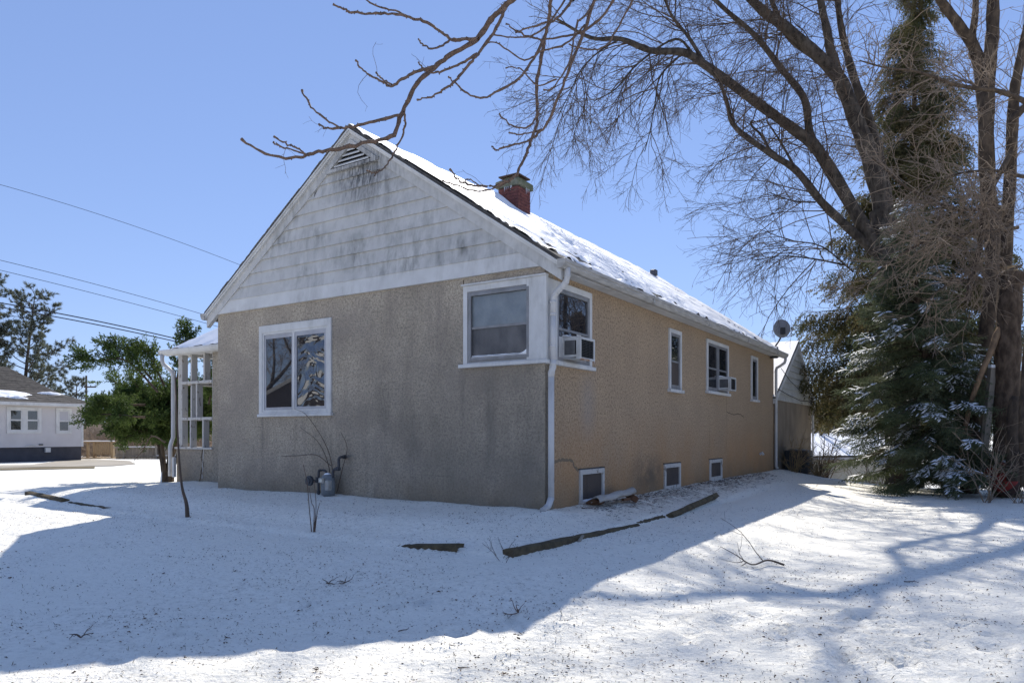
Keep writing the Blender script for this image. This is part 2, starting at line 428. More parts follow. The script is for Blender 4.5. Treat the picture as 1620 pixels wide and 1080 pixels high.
M_FOGD = mat('dirty_plastic_sheet', (.05,.05,.054), .45, (.13,.125,.125), 3.0, (1,1,.5), .5, 8, spec=.4)
M_SCR = mat('insect_screen', (.10,.08,.068), .8, (.075,.062,.055), 2, bump=.3, bscale=300, spec=.2)
M_DRK = mat('dark_void', (.012,.012,.012), .9)

# ------------------------------------------------------------------ the house
house = empty('stucco_house', (HC[0], HC[1], 0), HANG,
    'large grey pebble-dash stucco bungalow with side wall tinted tan for snow bounce, white sided gable, snowy roof and brick chimney', 'house')
W, L, ZW = 7.37, 13.33, 3.39       # width, length, wall height
RZ, RS, RU = 6.17, .684, -3.685    # ridge height, pitch, ridge position
def roofz(s): return RZ-RS*abs(s-RU)
def hp(name, mb, m, parent=house, **k): return mb.build(name, m, parent, **k)

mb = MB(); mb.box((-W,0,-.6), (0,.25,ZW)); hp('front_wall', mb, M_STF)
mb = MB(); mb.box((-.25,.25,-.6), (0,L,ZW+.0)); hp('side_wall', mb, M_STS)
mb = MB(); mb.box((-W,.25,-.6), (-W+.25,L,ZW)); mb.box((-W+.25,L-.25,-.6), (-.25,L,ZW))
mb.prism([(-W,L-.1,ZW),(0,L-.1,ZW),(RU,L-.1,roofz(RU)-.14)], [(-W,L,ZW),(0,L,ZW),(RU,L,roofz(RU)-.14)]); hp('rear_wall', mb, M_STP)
mb = MB(); mb.prism([(-W-.2,.02,ZW),(.2,.02,ZW),(RU,.02,roofz(RU)-.13)], [(-W-.2,.2,ZW),(.2,.2,ZW),(RU,.2,roofz(RU)-.13)])
hp('gable_backing', mb, M_SHG)

# roof deck (two slopes), its snow, ridge
def slope_quad(sg, v0, v1, t0, t1, th):   # t = horizontal distance from the ridge
    a = RU+sg*t0; b = RU+sg*t1
    return [(a,v0,roofz(a)-th),(b,v0,roofz(b)-th),(b,v1,roofz(b)-th),(a,v1,roofz(a)-th),
            (a,v0,roofz(a)),(b,v0,roofz(b)),(b,v1,roofz(b)),(a,v1,roofz(a))]
EV = 3.965
mb = MB()
for sg in (-1, 1): mb.hexa(slope_quad(sg, -.11, L+.12, 0, EV, .05))
hp('roof', mb, M_SHG)
nb = NB(); ts = np.linspace(.0, EV+.01, 62); vs = np.linspace(-.10, L+.11, 190)
for sg in (1, -1):
    T, V = np.meshgrid(ts, vs)
    s_ = RU+sg*T
    edge = np.minimum(EV+.01-T, np.minimum(V+.10, L+.11-V))
    n1 = fbm(T*1.5, V*.9, 31); n2 = fbm(T*7, V*1.9, 33)
    h = .036+.03*n1-.10*np.maximum(n2-.50+.17*sstep(1.6,.1,EV-T), 0)*2.6-.018*sstep(.06,0,edge)
    # a bare run of shingles near the far verge
    h -= .12*sstep(.22,.08,np.abs(V-(L-2.1)-.15*np.sin(T*2)))*sstep(.3,.8,T)*sstep(3.6,3.0,T)*(sg > 0)
    if sg > 0: h += .10*np.exp(-((V-3.75)/.35)**2)*np.exp(-((s_+3.35)/.28)**2)
    Z = RZ-RS*T+.004+h
    ny_, nx_ = T.shape
    ii = np.arange(ny_-1)[:,None]*nx_; jj = np.arange(nx_-1)[None,:]
    Q = np.stack([ii+jj, ii+jj+1, ii+nx_+jj+1, ii+nx_+jj], -1).reshape(-1,4)
    hm = h.ravel()[Q].mean(1); Q = Q[hm > 0]
    nb.add(np.stack([s_, V, Z], -1).reshape(-1,3), Q)
hp('roof_snow', nb, M_CAP, smooth=True)

# rake boards and crown moulding on the front gable
def rake(sg, d0, d1, v0, v1, ext=.0):     # vertical offsets below the roof line
    a, b = RU, RU+sg*(EV+ext)
    A = [(a,v0,roofz(a)-d0),(b,v0,roofz(b)-d0),(b,v0,roofz(b)-d1),(a,v0,roofz(a)-d1)]
    return A, [(x,v1,z) for x,_,z in A]
for sg in (-1, 1):
    mb = MB(); mb.prism(*rake(sg, .055, .125, -.095, .0)); mb.prism(*rake(sg, .055, .085, -.12, -.095)); hp('crown_moulding', mb, M_WHT)
    mb = MB(); mb.prism(*rake(sg, .125, .30, -.055, .02)); hp('rake_board', mb, M_SID)
# siding boards, each a lapped trapezoid
def board(z0, z1, sa, sb, m=M_SID, lap=.03):
    def lim(z):
        t = (RZ-.27-z)/RS; return RU-t, RU+t
    l0, r0 = lim(z0); l1, r1 = lim(z1)
    f = lambda l, r: (max(l, sa), min(r, sb))
    a0, b0 = f(l0, r0); a1, b1 = f(l1, r1)
    if b0-a0 < .03: return
    if b1 <= a1: a1 = b1 = min(max((l1+r1)/2, sa), sb); a1 -= .002; b1 += .002
    y0, y1 = -.045, -.012
    mb = MB(); mb.hexa([(a0,y0,z0-lap*.3),(b0,y0,z0-lap*.3),(b0,.03,z0-lap*.3),(a0,.03,z0-lap*.3),
                        (a1,y1,z1),(b1,y1,z1),(b1,.03,z1),(a1,.03,z1)])
    hp('siding_board', mb, m)
zl = [3.63,3.845,4.065,4.284,4.5,4.711,4.925,5.145,5.345,5.53]
joints = [[-6.44,-2.5],[-3.64],[-4.77],[-3.2,-.9],[-4.07],[-3.41],[],[-4.6],[]]
for k in range(len(zl)-1):
    c = [-9]+sorted(joints[k])+[3]
    for a, b in zip(c[:-1], c[1:]): board(zl[k], zl[k+1]+.012, a+.002, b-.002)
board(5.535, 5.72, -9, -4.2+.02); board(5.535, 5.72, -3.13, 3)
for a, b in ((-8.0,-3.9),(-3.897,.3)):     # plain band board along the bottom of the gable
    y0, y1 = -.05, -.03
    l, r = max(a, -7.62), min(b, .22)
    lt, rt = max(a, -7.34), min(b, -.03)
    mb = MB(); mb.hexa([(l,y0,3.39),(r,y0,3.39),(r,.03,3.39),(l,.03,3.39),(lt,y1,3.64),(rt,y1,3.64),(rt,.03,3.64),(lt,.03,3.64)])
    hp('band_board', mb, M_WHT)
# louvred gable vent
mb = MB(); A = [(-4.20,-.02,5.50),(-3.12,-.02,5.50),(RU,-.02,5.875)]
mb.prism(A, [(x,.02,z) for x,_,z in A]); vent = hp('gable_vent', mb, M_DRK)
for k in range(4):
    z = 5.555+k*.072; t = (5.875-z)/.695-.06; u0, u1 = RU-t*1.0, RU+t
    mb = MB(); mb.hexa([(u0,-.062,z),(u1,-.062,z),(u1,-.022,z+.035),(u0,-.022,z+.035),(u0,-.062,z+.022),(u1,-.062,z+.022),(u1,-.022,z+.057),(u0,-.022,z+.057)])
    hp('louvre_slat', mb, M_WHT, vent)
mb = MB(); mb.box((-4.26,-.085,5.475), (-3.06,-.03,5.53))
for sg in (-1, 1):
    x0 = RU+sg*.60
    A = [(x0,-.08,5.53),(x0-sg*.12,-.08,5.53),(RU,-.08,5.86),(RU,-.08,5.95)]
    mb.prism(A, [(x,-.03,z) for x,_,z in A])
hp('vent_frame', mb, M_SID, vent)

# soffit, gutters, downspouts
mb = MB(); mb.box((0.002,.02,3.33), (.26,L,3.36)); mb.box((.24,-.02,3.3), (.262,L+.1,3.42)); hp('soffit', mb, M_WHT)
def gutter(sg):
    x = .265 if sg > 0 else -W-.265
    prof = [(0,3.305),(.07,3.305),(.105,3.345),(.105,3.37),(.125,3.385),(.125,3.425),(.113,3.425),(.113,3.39),(.093,3.375),(.06,3.318),(.008,3.318),(.008,3.43),(0,3.43)]
    if sg < 0: prof = [(-a, b) for a, b in prof]
    mb = MB(); mb.prism([(x+a,-.12,b) for a, b in prof], [(x+a,L+.14,b) for a, b in prof])
    for v in (-.12, L+.135):
        cp = [(0,3.305),(.07,3.305),(.105,3.345),(.125,3.385),(.125,3.425),(0,3.43)]
        if sg < 0: cp = [(-a, b) for a, b in cp]
        mb.prism([(x+a,v-.004,b) for a, b in cp], [(x+a,v+.006,b) for a, b in cp])
    for v in np.arange(3.0, L, 3.05): mb.box((x+(.0 if sg>0 else -.13),v,3.30), (x+(.13 if sg>0 else .0),v+.04,3.432))
    return hp('gutter', mb, M_GUT)
gutter(1); gutter(-1)
mb = MB()
def dsp(pts, r=.038, n=8, m=M_DSP):
    mb = MB(); mb.tube(pts, r, n)
    return mb
e = [(.335,.03,3.33),(.335,.03,3.22),(.32,.03,3.15),(.26,.035,3.09),(.17,.045,3.03),(.12,.05,2.98),(.10,.05,2.91),(.10,.05,2.72)]
mb = MB(); mb.tube(e, .042, 10)
for i_ in (1,2,3,4,5,6): mb.tube([np.array(e[i_])+(np.array(e[i_+1])-np.array(e[i_]))*q for q in (0,.22)], .047, 10)
for a, b, x in ((2.75,2.06,.10),(2.02,1.9,.085),(1.9,.17,.07)): mb.tube([(x,.05,a),(x,.05,b)], .040 if x>.08 else .044, 10)
for z in (2.74,2.30,2.06): mb.tube([(.10,.05,z),(.10,.05,z-.035)], .046, 10)
mb.tube([(.10,.05,2.1),(.095,.06,2.0),(.07,.05,1.92),(.07,.05,1.86)], .046, 10)
mb.tube([(.07,.05,.2),(.06,.0,.1),(.05,-.09,.05),(.05,-.15,.04)], .046, 10)
hp('downspout', mb, M_DSP, smooth=True)
e = [(.335,L-.02,3.33),(.335,L-.02,3.24),(.31,L-.02,3.16),(.2,L-.02,3.08),(.09,L-.02,3.02),(.07,L-.02,2.95),(.07,L-.02,.12),(.12,L-.02,.06)]
mb = MB(); mb.tube(e, .042, 8); hp('downspout', mb, M_DSP, smooth=True)

# ------------------------------------------------------------------ windows of the house
class FMB(MB):    # boxes on a wall: a along the wall, o outwards, z up
    def __init__(s, face, off=0): super().__init__(); s.face = face; s.off = off
    def m(s, a, o, z):
        o += s.off
        return {'front': (a,-o,z), 'side': (o,a,z)}[s.face]
    def bx(s, a0, a1, o0, o1, z0, z1):
        return s.hexa([s.m(a0,o0,z0),s.m(a1,o0,z0),s.m(a1,o1,z0),s.m(a0,o1,z0),s.m(a0,o0,z1),s.m(a1,o0,z1),s.m(a1,o1,z1),s.m(a0,o1,z1)])
    def frame(s, a0, a1, z0, z1, wd, o0, o1, top=None, bot=None):
        t = top if top is not None else wd; b = bot if bot is not None else wd
        s.bx(a0, a0+wd, o0, o1, z0, z1); s.bx(a1-wd, a1, o0, o1, z0, z1)
        if t: s.bx(a0+wd, a1-wd, o0, o1, z1-t, z1)
        if b: s.bx(a0+wd, a1-wd, o0, o1, z0, z0+b)
        return s

# front slider window
f = FMB('front'); f.frame(-6.09,-4.19,1.415,3.055,.09,-.02,.035,top=.13,bot=.06); f.bx(-6.11,-4.17,-.02,.06,1.39,1.44)
win = hp('window', f, M_WHT, bevel=.006)
f = FMB('front'); f.frame(-6.0,-4.28,1.475,2.925,.04,-.02,.022); f.bx(-5.17,-5.12,-.02,.028,1.515,2.885); f.build('sash', M_WHT, win)
M_SSH = mat('recess_shade_sash', (.42,.42,.44), .5, (.34,.34,.36), 4)  # grey puts the shading of the window recess into the sash colour
f = FMB('front'); f.frame(-5.96,-5.17,1.515,2.885,.045,-.02,.008,top=.075); f.build('sash', M_SSH, win)
f = FMB('front'); f.frame(-5.12,-4.32,1.515,2.885,.045,-.02,.016,top=.075); f.build('sash', M_SSH, win)
f = FMB('front'); f.bx(-5.92,-5.21,-.03,.004,1.55,2.82); f.build('pane', M_GLS, win)
f = FMB('front'); f.bx(-5.08,-4.36,-.03,.003,1.55,2.82); f.build('pane', M_WAV, win)

# corner window: shared white corner post, one half on each wall
f = FMB('front'); f.frame(-1.38,-.20,2.10,3.255,.075,-.02,.04,top=.09,bot=.02); f.bx(-.20,.045,-.02,.045,2.10,3.255)
f.bx(-1.40,.05,-.02,.07,3.255,3.28)
win = hp('window', f, M_WHT, bevel=.005)
f = FMB('front'); f.bx(-1.44,.075,-.02,.085,2.05,2.10); f.build('sill', M_WHT, win, bevel=.005)
f = FMB('front'); f.frame(-1.305,-.205,2.12,3.165,.07,-.02,.03,top=.07,bot=.09); f.frame(-1.275,-.235,2.15,3.135,.04,-.02,.045,bot=.04); f.build('storm_frame', M_ALU, win, bevel=.004)
f = FMB('front'); f.bx(-1.235,-.275,-.02,.022,2.61,2.645); f.build('meeting_rail', M_ALU, win)
f = FMB('front'); f.bx(-1.235,-.275,-.02,.004,2.645,3.10); f.build('pane', M_FOG, win)
f = FMB('front'); f.bx(-1.235,-.275,-.02,.005,2.19,2.61); f.build('pane', M_FOGD, win)
nb = NB(); a = np.linspace(-1.235,-.275,30); zz = 2.213+.02*fbm(a*7, a*0, 4)+.05*np.exp(-((a+.275)/.06)**2)
V = np.array([[(x,-.003,2.19),(x,-.035,2.195),(x,-.012,z)] for x, z in zip(a, zz)]).reshape(-1,3)
Q = [(k*3+q, k*3+3+q, k*3+4+q, k*3+1+q) for k in range(29) for q in (0,1)]
nb.add(V, np.array(Q)); nb.build('snow', M_CAP, win)

f = FMB('side'); f.frame(.22,1.38,2.10,3.235,.075,-.02,.035,top=.09,bot=.02); f.bx(-.04,.22,-.02,.034,2.10,3.235)
win = hp('window', f, M_WHT, bevel=.005)
f = FMB('side'); f.bx(.0,1.435,-.02,.075,2.045,2.10); f.build('sill', M_WHT, win, bevel=.005)
f = FMB('side'); f.frame(.295,1.305,2.12,3.14,.055,-.02,.028,bot=.05); f.build('storm_frame', M_ALU, win, bevel=.004)
f = FMB('side'); f.bx(.35,1.25,-.02,.02,2.555,2.59); f.build('meeting_rail', M_ALU, win)
f = FMB('side'); f.bx(.35,1.25,-.02,.004,2.59,3.09); f.build('pane', M_GLS, win)
f = FMB('side'); f.bx(.35,1.25,-.02,.006,2.17,2.555); f.build('pane', M_GLS, win)
f = FMB('side'); f.bx(.92,1.06,-.01,.008,2.44,2.56); f.build('paper_sheet', M_WHT, win)

def side_window(a0, a1, z0, z1, split=None, mull=None, low=M_SCR):
    f = FMB('side'); f.frame(a0,a1,z0+.05,z1,.075,-.02,.035,top=.075,bot=.0)
    win = hp('window', f, M_WHT, bevel=.005)
    f = FMB('side'); f.bx(a0-.04,a1+.04,-.02,.075,z0-.01,z0+.05); f.build('sill', M_WHT, win, bevel=.005)
    b0, b1, y0, y1 = a0+.075, a1-.075, z0+.05, z1-.075
    cols = [(b0,b1)] if mull is None else [(b0,mull-.03),(mull+.03,b1)]
    for c0, c1 in cols:
        f = FMB('side'); f.frame(c0,c1,y0,y1,.055,-.02,.022,bot=.09); f.build('sash', M_ALU, win)
        zm = y0+(y1-y0)*(split or .5)
        if split:
            f = FMB('side'); f.bx(c0+.055,c1-.055,-.02,.018,zm-.018,zm+.018); f.build('meeting_rail', M_ALU, win)
            f = FMB('side'); f.bx(c0+.055,c1-.055,-.02,.003,zm+.018,y1-.055); f.build('pane', M_GLS, win)
            f = FMB('side'); f.bx(c0+.055,c1-.055,-.02,.006,y0+.09,zm-.018); f.build('pane', low, win)
        else:
            f = FMB('side'); f.bx(c0+.055,c1-.055,-.02,.003,y0+.09,y1-.055); f.build('pane', M_GLS, win)
    if mull is not None:
        f = FMB('side'); f.bx(mull-.03,mull+.03,-.02,.03,y0,y1); f.build('mullion', M_ALU, win)
    return win
side_window(4.70,5.38,1.90,3.125,.5)
side_window(7.0,8.65,1.985,3.18,.48,7.83,M_GLS)
side_window(10.74,11.40,1.945,3.15)
for a0, a1, z0, z1 in ((1.0,1.83,.03,.54),(4.46,5.34,.06,.50),(7.23,8.14,.09,.50)):
    f = FMB('side'); f.frame(a0,a1,z0-.25,z1,.075,-.02,.03,bot=.27); win = hp('basement_window', f, M_PEEL, bevel=.004)
    f = FMB('side'); f.bx(a0+.07,a1-.07,-.02,.004,z0-.2,z1-.07); f.build('screen', M_SCR, win)
    if z0 < .05:
        f = FMB('side'); f.bx(a0-.01,a1+.02,-.02,.10,z0-.03,z0+.03); f.build('sill', M_PEEL, win)
        f = FMB('side'); f.bx(a0+.26,a0+.275,.0,.007,z0,z1-.07); f.build('screen_bar', M_SCR, win)
        f = FMB('side'); f.bx(a0+.09,a1-.06,.0,.085,z0+.025,z0+.06); f.build('snow', M_CAP, win, bevel=.02)
    f = FMB('side'); f.bx(a0-.02,a1+.02,-.01,.02,z1,z1+.02); f.build('drip_edge', M_SHG, win)

# cracks in the stucco, a clean-out pipe, a dryer hood
M_CRK = mat('crack', (.10,.075,.05), .95)
def crack(pts, r, parent, face, m=M_CRK):
    f = FMB(face); P_ = []
    for (a0,z0),(a1,z1) in zip(pts[:-1], pts[1:]):
        n = max(2, int(math.hypot(a1-a0, z1-z0)/.04))
        for k in range(n):
            t = k/n; P_.append((a0+(a1-a0)*t+random.uniform(-.012,.012), z0+(z1-z0)*t+random.uniform(-.012,.012)))
    P_.append(pts[-1]); pr = None
    for k, ((a0,z0),(a1,z1)) in enumerate(zip(P_[:-1], P_[1:])):
        w_ = r*random.uniform(.6,1.3)
        dx, dz = a1-a0, z1-z0; q = math.hypot(dx,dz)+1e-6; nx_, nz_ = -dz/q*w_, dx/q*w_
        c0 = pr or ((a0+nx_,z0+nz_),(a0-nx_,z0-nz_)); c1 = ((a1+nx_,z1+nz_),(a1-nx_,z1-nz_)); pr = c1
        f.add([f.m(c0[0][0],.003,c0[0][1]),f.m(c1[0][0],.003,c1[0][1]),f.m(c1[1][0],.003,c1[1][1]),f.m(c0[1][0],.003,c0[1][1])], [(0,1,2,3)])
    return f.build('crack', m, parent)
crack([(.12,.66),(.35,.70),(.62,.71),(.80,.68),(.86,.60),(.98,.53)], .022, house, 'side', mat('patched_crack', (.20,.15,.10), .95))
crack([(.16,1.6),(.24,1.25),(.20,.9),(.26,.4)], .005, house, 'side')
crack([(8.55,1.95),(8.55,1.6),(9.1,1.55),(9.7,1.58),(10.1,1.5)], .009, house, 'side')
crack([(8.55,1.6),(8.6,1.1),(8.5,.7)], .006, house, 'side')
crack([(7.2,1.6),(7.25,.9),(7.2,.5)], .005, house, 'side')
crack([(-1.39,3.25),(-1.40,3.36)], .012, house, 'front')
mb = MB(); mb.tube([(0,11.7,.52),(.07,11.7,.56),(.10,11.7,.50)], .035, 8); hp('vent_hood', mb, M_DSP)
mb = MB(); mb.tube([(-3.75,L-.25,roofz(-3.685)-.1),(-3.75,L-.25,roofz(-3.685)+.06)], .07, 10); hp('roof_pipe', mb, mat('lead_grey',(.09,.09,.10),.6))
mb = MB(); mb.box((-3.3,11.9,roofz(-3.3)-.02), (-3.12,12.1,roofz(-3.3)+.16)); hp('roof_vent', mb, mat('vent_metal',(.10,.10,.11),.5), bevel=.02)

# chimney with real bricks
M_BRK = mat('dark_red_brick', (.24,.085,.068), .85, (.13,.05,.045), 9, bump=.5, bscale=60)
M_MOR = mat('mortar', (.13,.075,.065), .95, (.09,.06,.055), 9)
M_CRN = mat('mossy_concrete', (.25,.24,.17), .95, (.14,.15,.09), 6, bump=.5, bscale=30)
cs0, cs1, cv0, cv1, cz = -3.60, -3.10, 4.16, 4.65, 6.33
mb = MB(); mb.box((cs0+.008,cv0+.008,5.2), (cs1-.008,cv1-.008,cz)); ch = hp('chimney', mb, M_MOR)
bk = MB(); z = 5.5; k = 0
while z < cz-.03:
    for face in range(4):
        ln = .5 if face % 2 == 0 else .49
        off = (.105 if k % 2 else 0)
        t = -off
        while t < ln-.001:
            a, b = max(t, 0), min(t+.20, ln); t += .21
            if b-a < .03: continue
            jj = random.uniform(0,.004)
            if face == 0: bk.box((cs0+a,cv0-jj,z), (cs0+b,cv0+.02,z+.058))
            if face == 2: bk.box((cs0+a,cv1-.02,z), (cs0+b,cv1+jj,z+.058))
            if face == 1: bk.box((cs1-.02,cv0+.0+a+.0205*(a==0),z), (cs1+jj,cv0+b-.0205*(b>=ln),z+.058))
            if face == 3: bk.box((cs0-jj,cv0+a+.0205*(a==0),z), (cs0+.02,cv0+b-.0205*(b>=ln),z+.058))
    z += .068; k += 1
bk.build('brick', M_BRK, ch, kind='stuff')
mb = MB(); q = .05
A = [(cs0-q,cv0-q,cz),(cs1+q,cv0-q,cz),(cs1+q,cv1+q,cz),(cs0-q,cv1+q,cz)]
mb.hexa(A+[(x,y,cz+.13) for x,y,_ in A]); q = -.02
B = [(cs0-q,cv0-q,cz+.18),(cs1+q,cv0-q,cz+.18),(cs1+q,cv1+q,cz+.18),(cs0-q,cv1+q,cz+.18)]
mb.hexa([(x,y,cz+.13) for x,y,_ in A]+B); mb.build('crown', M_CRN, ch, bevel=.012)
mb = MB(); mb.box((cs0+.09,cv0+.09,cz+.17), (cs1-.09,cv1-.09,cz+.235)); mb.build('flue', M_CRN, ch)
mb = MB(); mb.box((cs0+.0,cv0+.0,cz+.235), (cs1+.0,cv1+.0,cz+.262)); mb.box((cs0+.03,cv0+.03,cz+.262), (cs1-.04,cv1-.02,cz+.275))
mb.build('rusty_cap', mat('rusty_slab',(.13,.075,.05),.85,(.07,.05,.04),6), ch)
M_ICE = mat('ice', (.75,.80,.86), .12, spec=.6)
for a, ln in ((.18,.10),(.22,.07),(.27,.06),(.33,.09),(.36,.05)):
    mb = MB(); mb.tube([(cs0+a,cv0-.035,cz+.02),(cs0+a,cv0-.035,cz-ln)], [.010,.001], 5); mb.build('icicle', M_ICE, ch)
for a, ln in ((.27,.13),(.33,.09),(.38,.06)):
    mb = MB(); mb.tube([(cs1+.035,cv0+a,cz+.02),(cs1+.035,cv0+a,cz-ln)], [.010,.001], 5); mb.build('icicle', M_ICE, ch)

# side wing with the open timber porch
px0, px1, pv0, pv1 = -10.3, -W, .95, 6.2
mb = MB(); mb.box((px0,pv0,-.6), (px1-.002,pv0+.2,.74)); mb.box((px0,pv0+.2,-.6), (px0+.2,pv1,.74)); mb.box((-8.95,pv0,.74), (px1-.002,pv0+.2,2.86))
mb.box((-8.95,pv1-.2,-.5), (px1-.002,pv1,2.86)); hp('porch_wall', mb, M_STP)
mb = MB(); mb.box((px0-.03,pv0-.04,.74), (-8.93,pv0+.24,.78)); mb.box((px0-.03,pv0+.24,.74), (px0+.23,pv1,.78)); hp('porch_sill', mb, M_PEEL)
def stud(s0, s1, z0, z1, v0=pv0+.02, v1=pv0+.16):
    mb = MB(); mb.box((s0,v0,z0), (s1,v1,z1)); hp('porch_stud', mb, M_PEEL)
def rail(s0, s1, z, v0=pv0+.0, v1=pv0+.17):
    mb = MB(); mb.box((s0,v0,z-.03), (s1,v1,z+.03)); hp('porch_rail', mb, M_PEEL)
ZA, ZB, ZT = 1.42, 2.23, 2.86
stud(-10.28,-10.12,.78,ZT)
for a in (-9.83,-9.36): stud(a,a+.05,.78,ZA-.03)
for a in (-9.80,-9.60): stud(a,a+.05,ZA+.03,ZB-.03)
for a in (-9.80,-9.32): stud(a,a+.05,ZB+.03,ZT)
stud(-8.99,-8.95,.78,ZT)
rail(-10.12,-8.99,ZA); rail(-10.12,-8.99,ZB)
for v in (1.9,2.9,3.9,4.9,5.9):
    mb = MB(); mb.box((px0+.02,v,.78), (px0+.16,v+.05,ZT)); hp('porch_stud', mb, M_PEEL)
for z in (ZA, ZB):
    mb = MB(); mb.box((px0+.02,pv0+.2,z-.03), (px0+.17,pv1,z+.03)); hp('porch_rail', mb, M_PEEL)
mb = MB(); mb.box((px0-.05,pv0-.02,ZT), (px1-.002,pv0+.2,2.97)); mb.box((px0-.05,pv0+.2,ZT), (px0+.2,pv1,2.97)); mb.box((-10.45,.84,2.875), (px1-.002,pv0-.02,2.9)); mb.box((-10.48,.80,2.85),(px1-.27,.84,2.955)); hp('porch_beam', mb, M_WHT)
# hipped porch roof: front slope, left slope, back slope
E0 = (-10.50,.78); rg = 3.0; zt = 2.95+rg*RS
a = (E0[0],E0[1]); 
c0 = (E0[0],E0[1],2.95); c1 = (-W-.30,E0[1],2.95); r0 = (E0[0]+rg,E0[1]+rg,zt); r1 = (-5.6,E0[1]+rg,zt); c2 = (E0[0],E0[1]+2*rg,2.95); c3 = (-W-.30,E0[1]+2*rg,2.95)
mb = MB()
def slab(pts, th): 
    mb.prism([(x,y,z-th) for x,y,z in pts], pts)
slab([c0,c1,(-W-.3,E0[1]+rg,zt),r0], .05); slab([c0,r0,c2], .05); slab([r0,(-W-.3,E0[1]+rg,zt),c3,c2], .05)
hp('porch_roof', mb, M_SHG)
nb = NB(); aa = np.linspace(0,1,40)
A_, B_ = np.meshgrid(aa, aa)
x = c0[0]+.12+(c1[0]-c0[0]-.12)*A_; lim_ = np.minimum(x-E0[0]-.05, rg); y = E0[1]+.06+B_*(lim_-.06)
h = .035-.09*np.maximum(fbm(x*5, y*4, 41)-.52+.18*sstep(.35,.0,y-E0[1]), 0)
zq = 2.95+(y-E0[1])*RS+.004+h
ii = np.arange(39)[:,None]*40; jj = np.arange(39)[None,:]
Q = np.stack([ii+jj,ii+jj+1,ii+41+jj,ii+40+jj],-1).reshape(-1,4); Q = Q[h.ravel()[Q].mean(1) > 0]
nb.add(np.stack([x,y,zq],-1).reshape(-1,3), Q); hp('porch_snow', nb, M_CAP, smooth=True)
mb = MB()
prof = [(0,2.86),(.07,2.86),(.105,2.90),(.125,2.94),(.125,2.975),(.11,2.975),(.08,2.885),(.008,2.875),(.008,2.98),(0,2.98)]
mb.prism([(E0[0]-.08,.80-a_,b_) for a_,b_ in prof], [(-W-.27,.80-a_,b_) for a_,b_ in prof]); mb.box((E0[0]-.09,.675,2.865),(E0[0]-.075,.80,2.975)); hp('porch_gutter', mb, M_WHT)
mb = MB()
pd = [(-10.50,.72,2.87),(-10.50,.72,2.74),(-10.48,.74,2.66),(-10.40,.82,2.56),(-10.33,.86,2.48),(-10.33,.88,2.38),(-10.33,.88,1.0),(-10.36,.86,.9),(-10.38,.84,.8),(-10.38,.84,.12)]
mb.tube(pd, .045, 8); hp('porch_downspout', mb, M_DSP, smooth=True)
mb = MB(); mb.box((-10.31,.84,.1),(-10.24,.9,.55)); hp('drain_box', mb, M_WHT)
f = FMB('front', -pv0); 
crack([(-9.30,.74),(-9.36,.55),(-9.28,.42),(-9.36,.25),(-9.42,.02)], .026, house, 'front', M_CRK).location = (0, pv0, 0)
crack([(-9.27,.74),(-9.30,.45),(-9.33,.1)], .012, house, 'front', M_PEEL).location = (0, pv0-.003, 0)

# ------------------------------------------------------------------ garage behind the house
M_GST = mat('garage_stucco', (.22,.18,.135), .95, (.13,.108,.085), 1.6, (1,1,.75), .5, 50, detail=8, lo=.4, hi=.72)
gar = empty('stucco_garage', tuple(H(0,13.55,0)), HANG, 'small brown stucco garage with steep sided gable and snowy roof behind the bungalow', 'garage')
gw, gd, gzb, gez, gpk = 5.5, 6.5, -1.6, 2.10, 4.10     # width along v, depth along -s
mid = 2.98
mb = MB(); mb.box((-.2,0,gzb),(0,gw,gez)); mb.box((-gd,0,gzb),(-.2,.2,gez)); mb.box((-gd,gw-.2,gzb),(-.2,gw,gez)); mb.box((-gd,.2,gzb),(-gd+.2,gw-.2,gez))
mb.prism([(-.18,-.3,gez),(-.18,gw+.4,gez),(-.18,mid,gpk-.12)],[(-.02,-.3,gez),(-.02,gw+.4,gez),(-.02,mid,gpk-.12)]); mb.build('wall', M_GST, gar)
def gl(z, e): # gable limits at height z
    t = (gpk-.15-z)/(gpk-gez); 
    return mid-(mid+.25)*t-e*0, mid+(gw+.35-mid)*t
M_GSD = painted('garage_siding', (.50,.50,.47), (.19,.20,.16), 1.0)
zz = np.linspace(gez-.0, gpk-.2, 10)
for k in range(9):
    a0, b0 = gl(zz[k],0); a1, b1 = gl(zz[k+1],0)
    mb = MB(); mb.hexa([(.055,a0,zz[k]-.012),(.055,b0,zz[k]-.012),(-.02,b0,zz[k]-.01),(-.02,a0,zz[k]-.01),(.008,a1,zz[k+1]+.01),(.008,b1,zz[k+1]+.01),(-.02,b1,zz[k+1]+.01),(-.02,a1,zz[k+1]+.01)])
    mb.build('siding_board', M_GSD, gar)
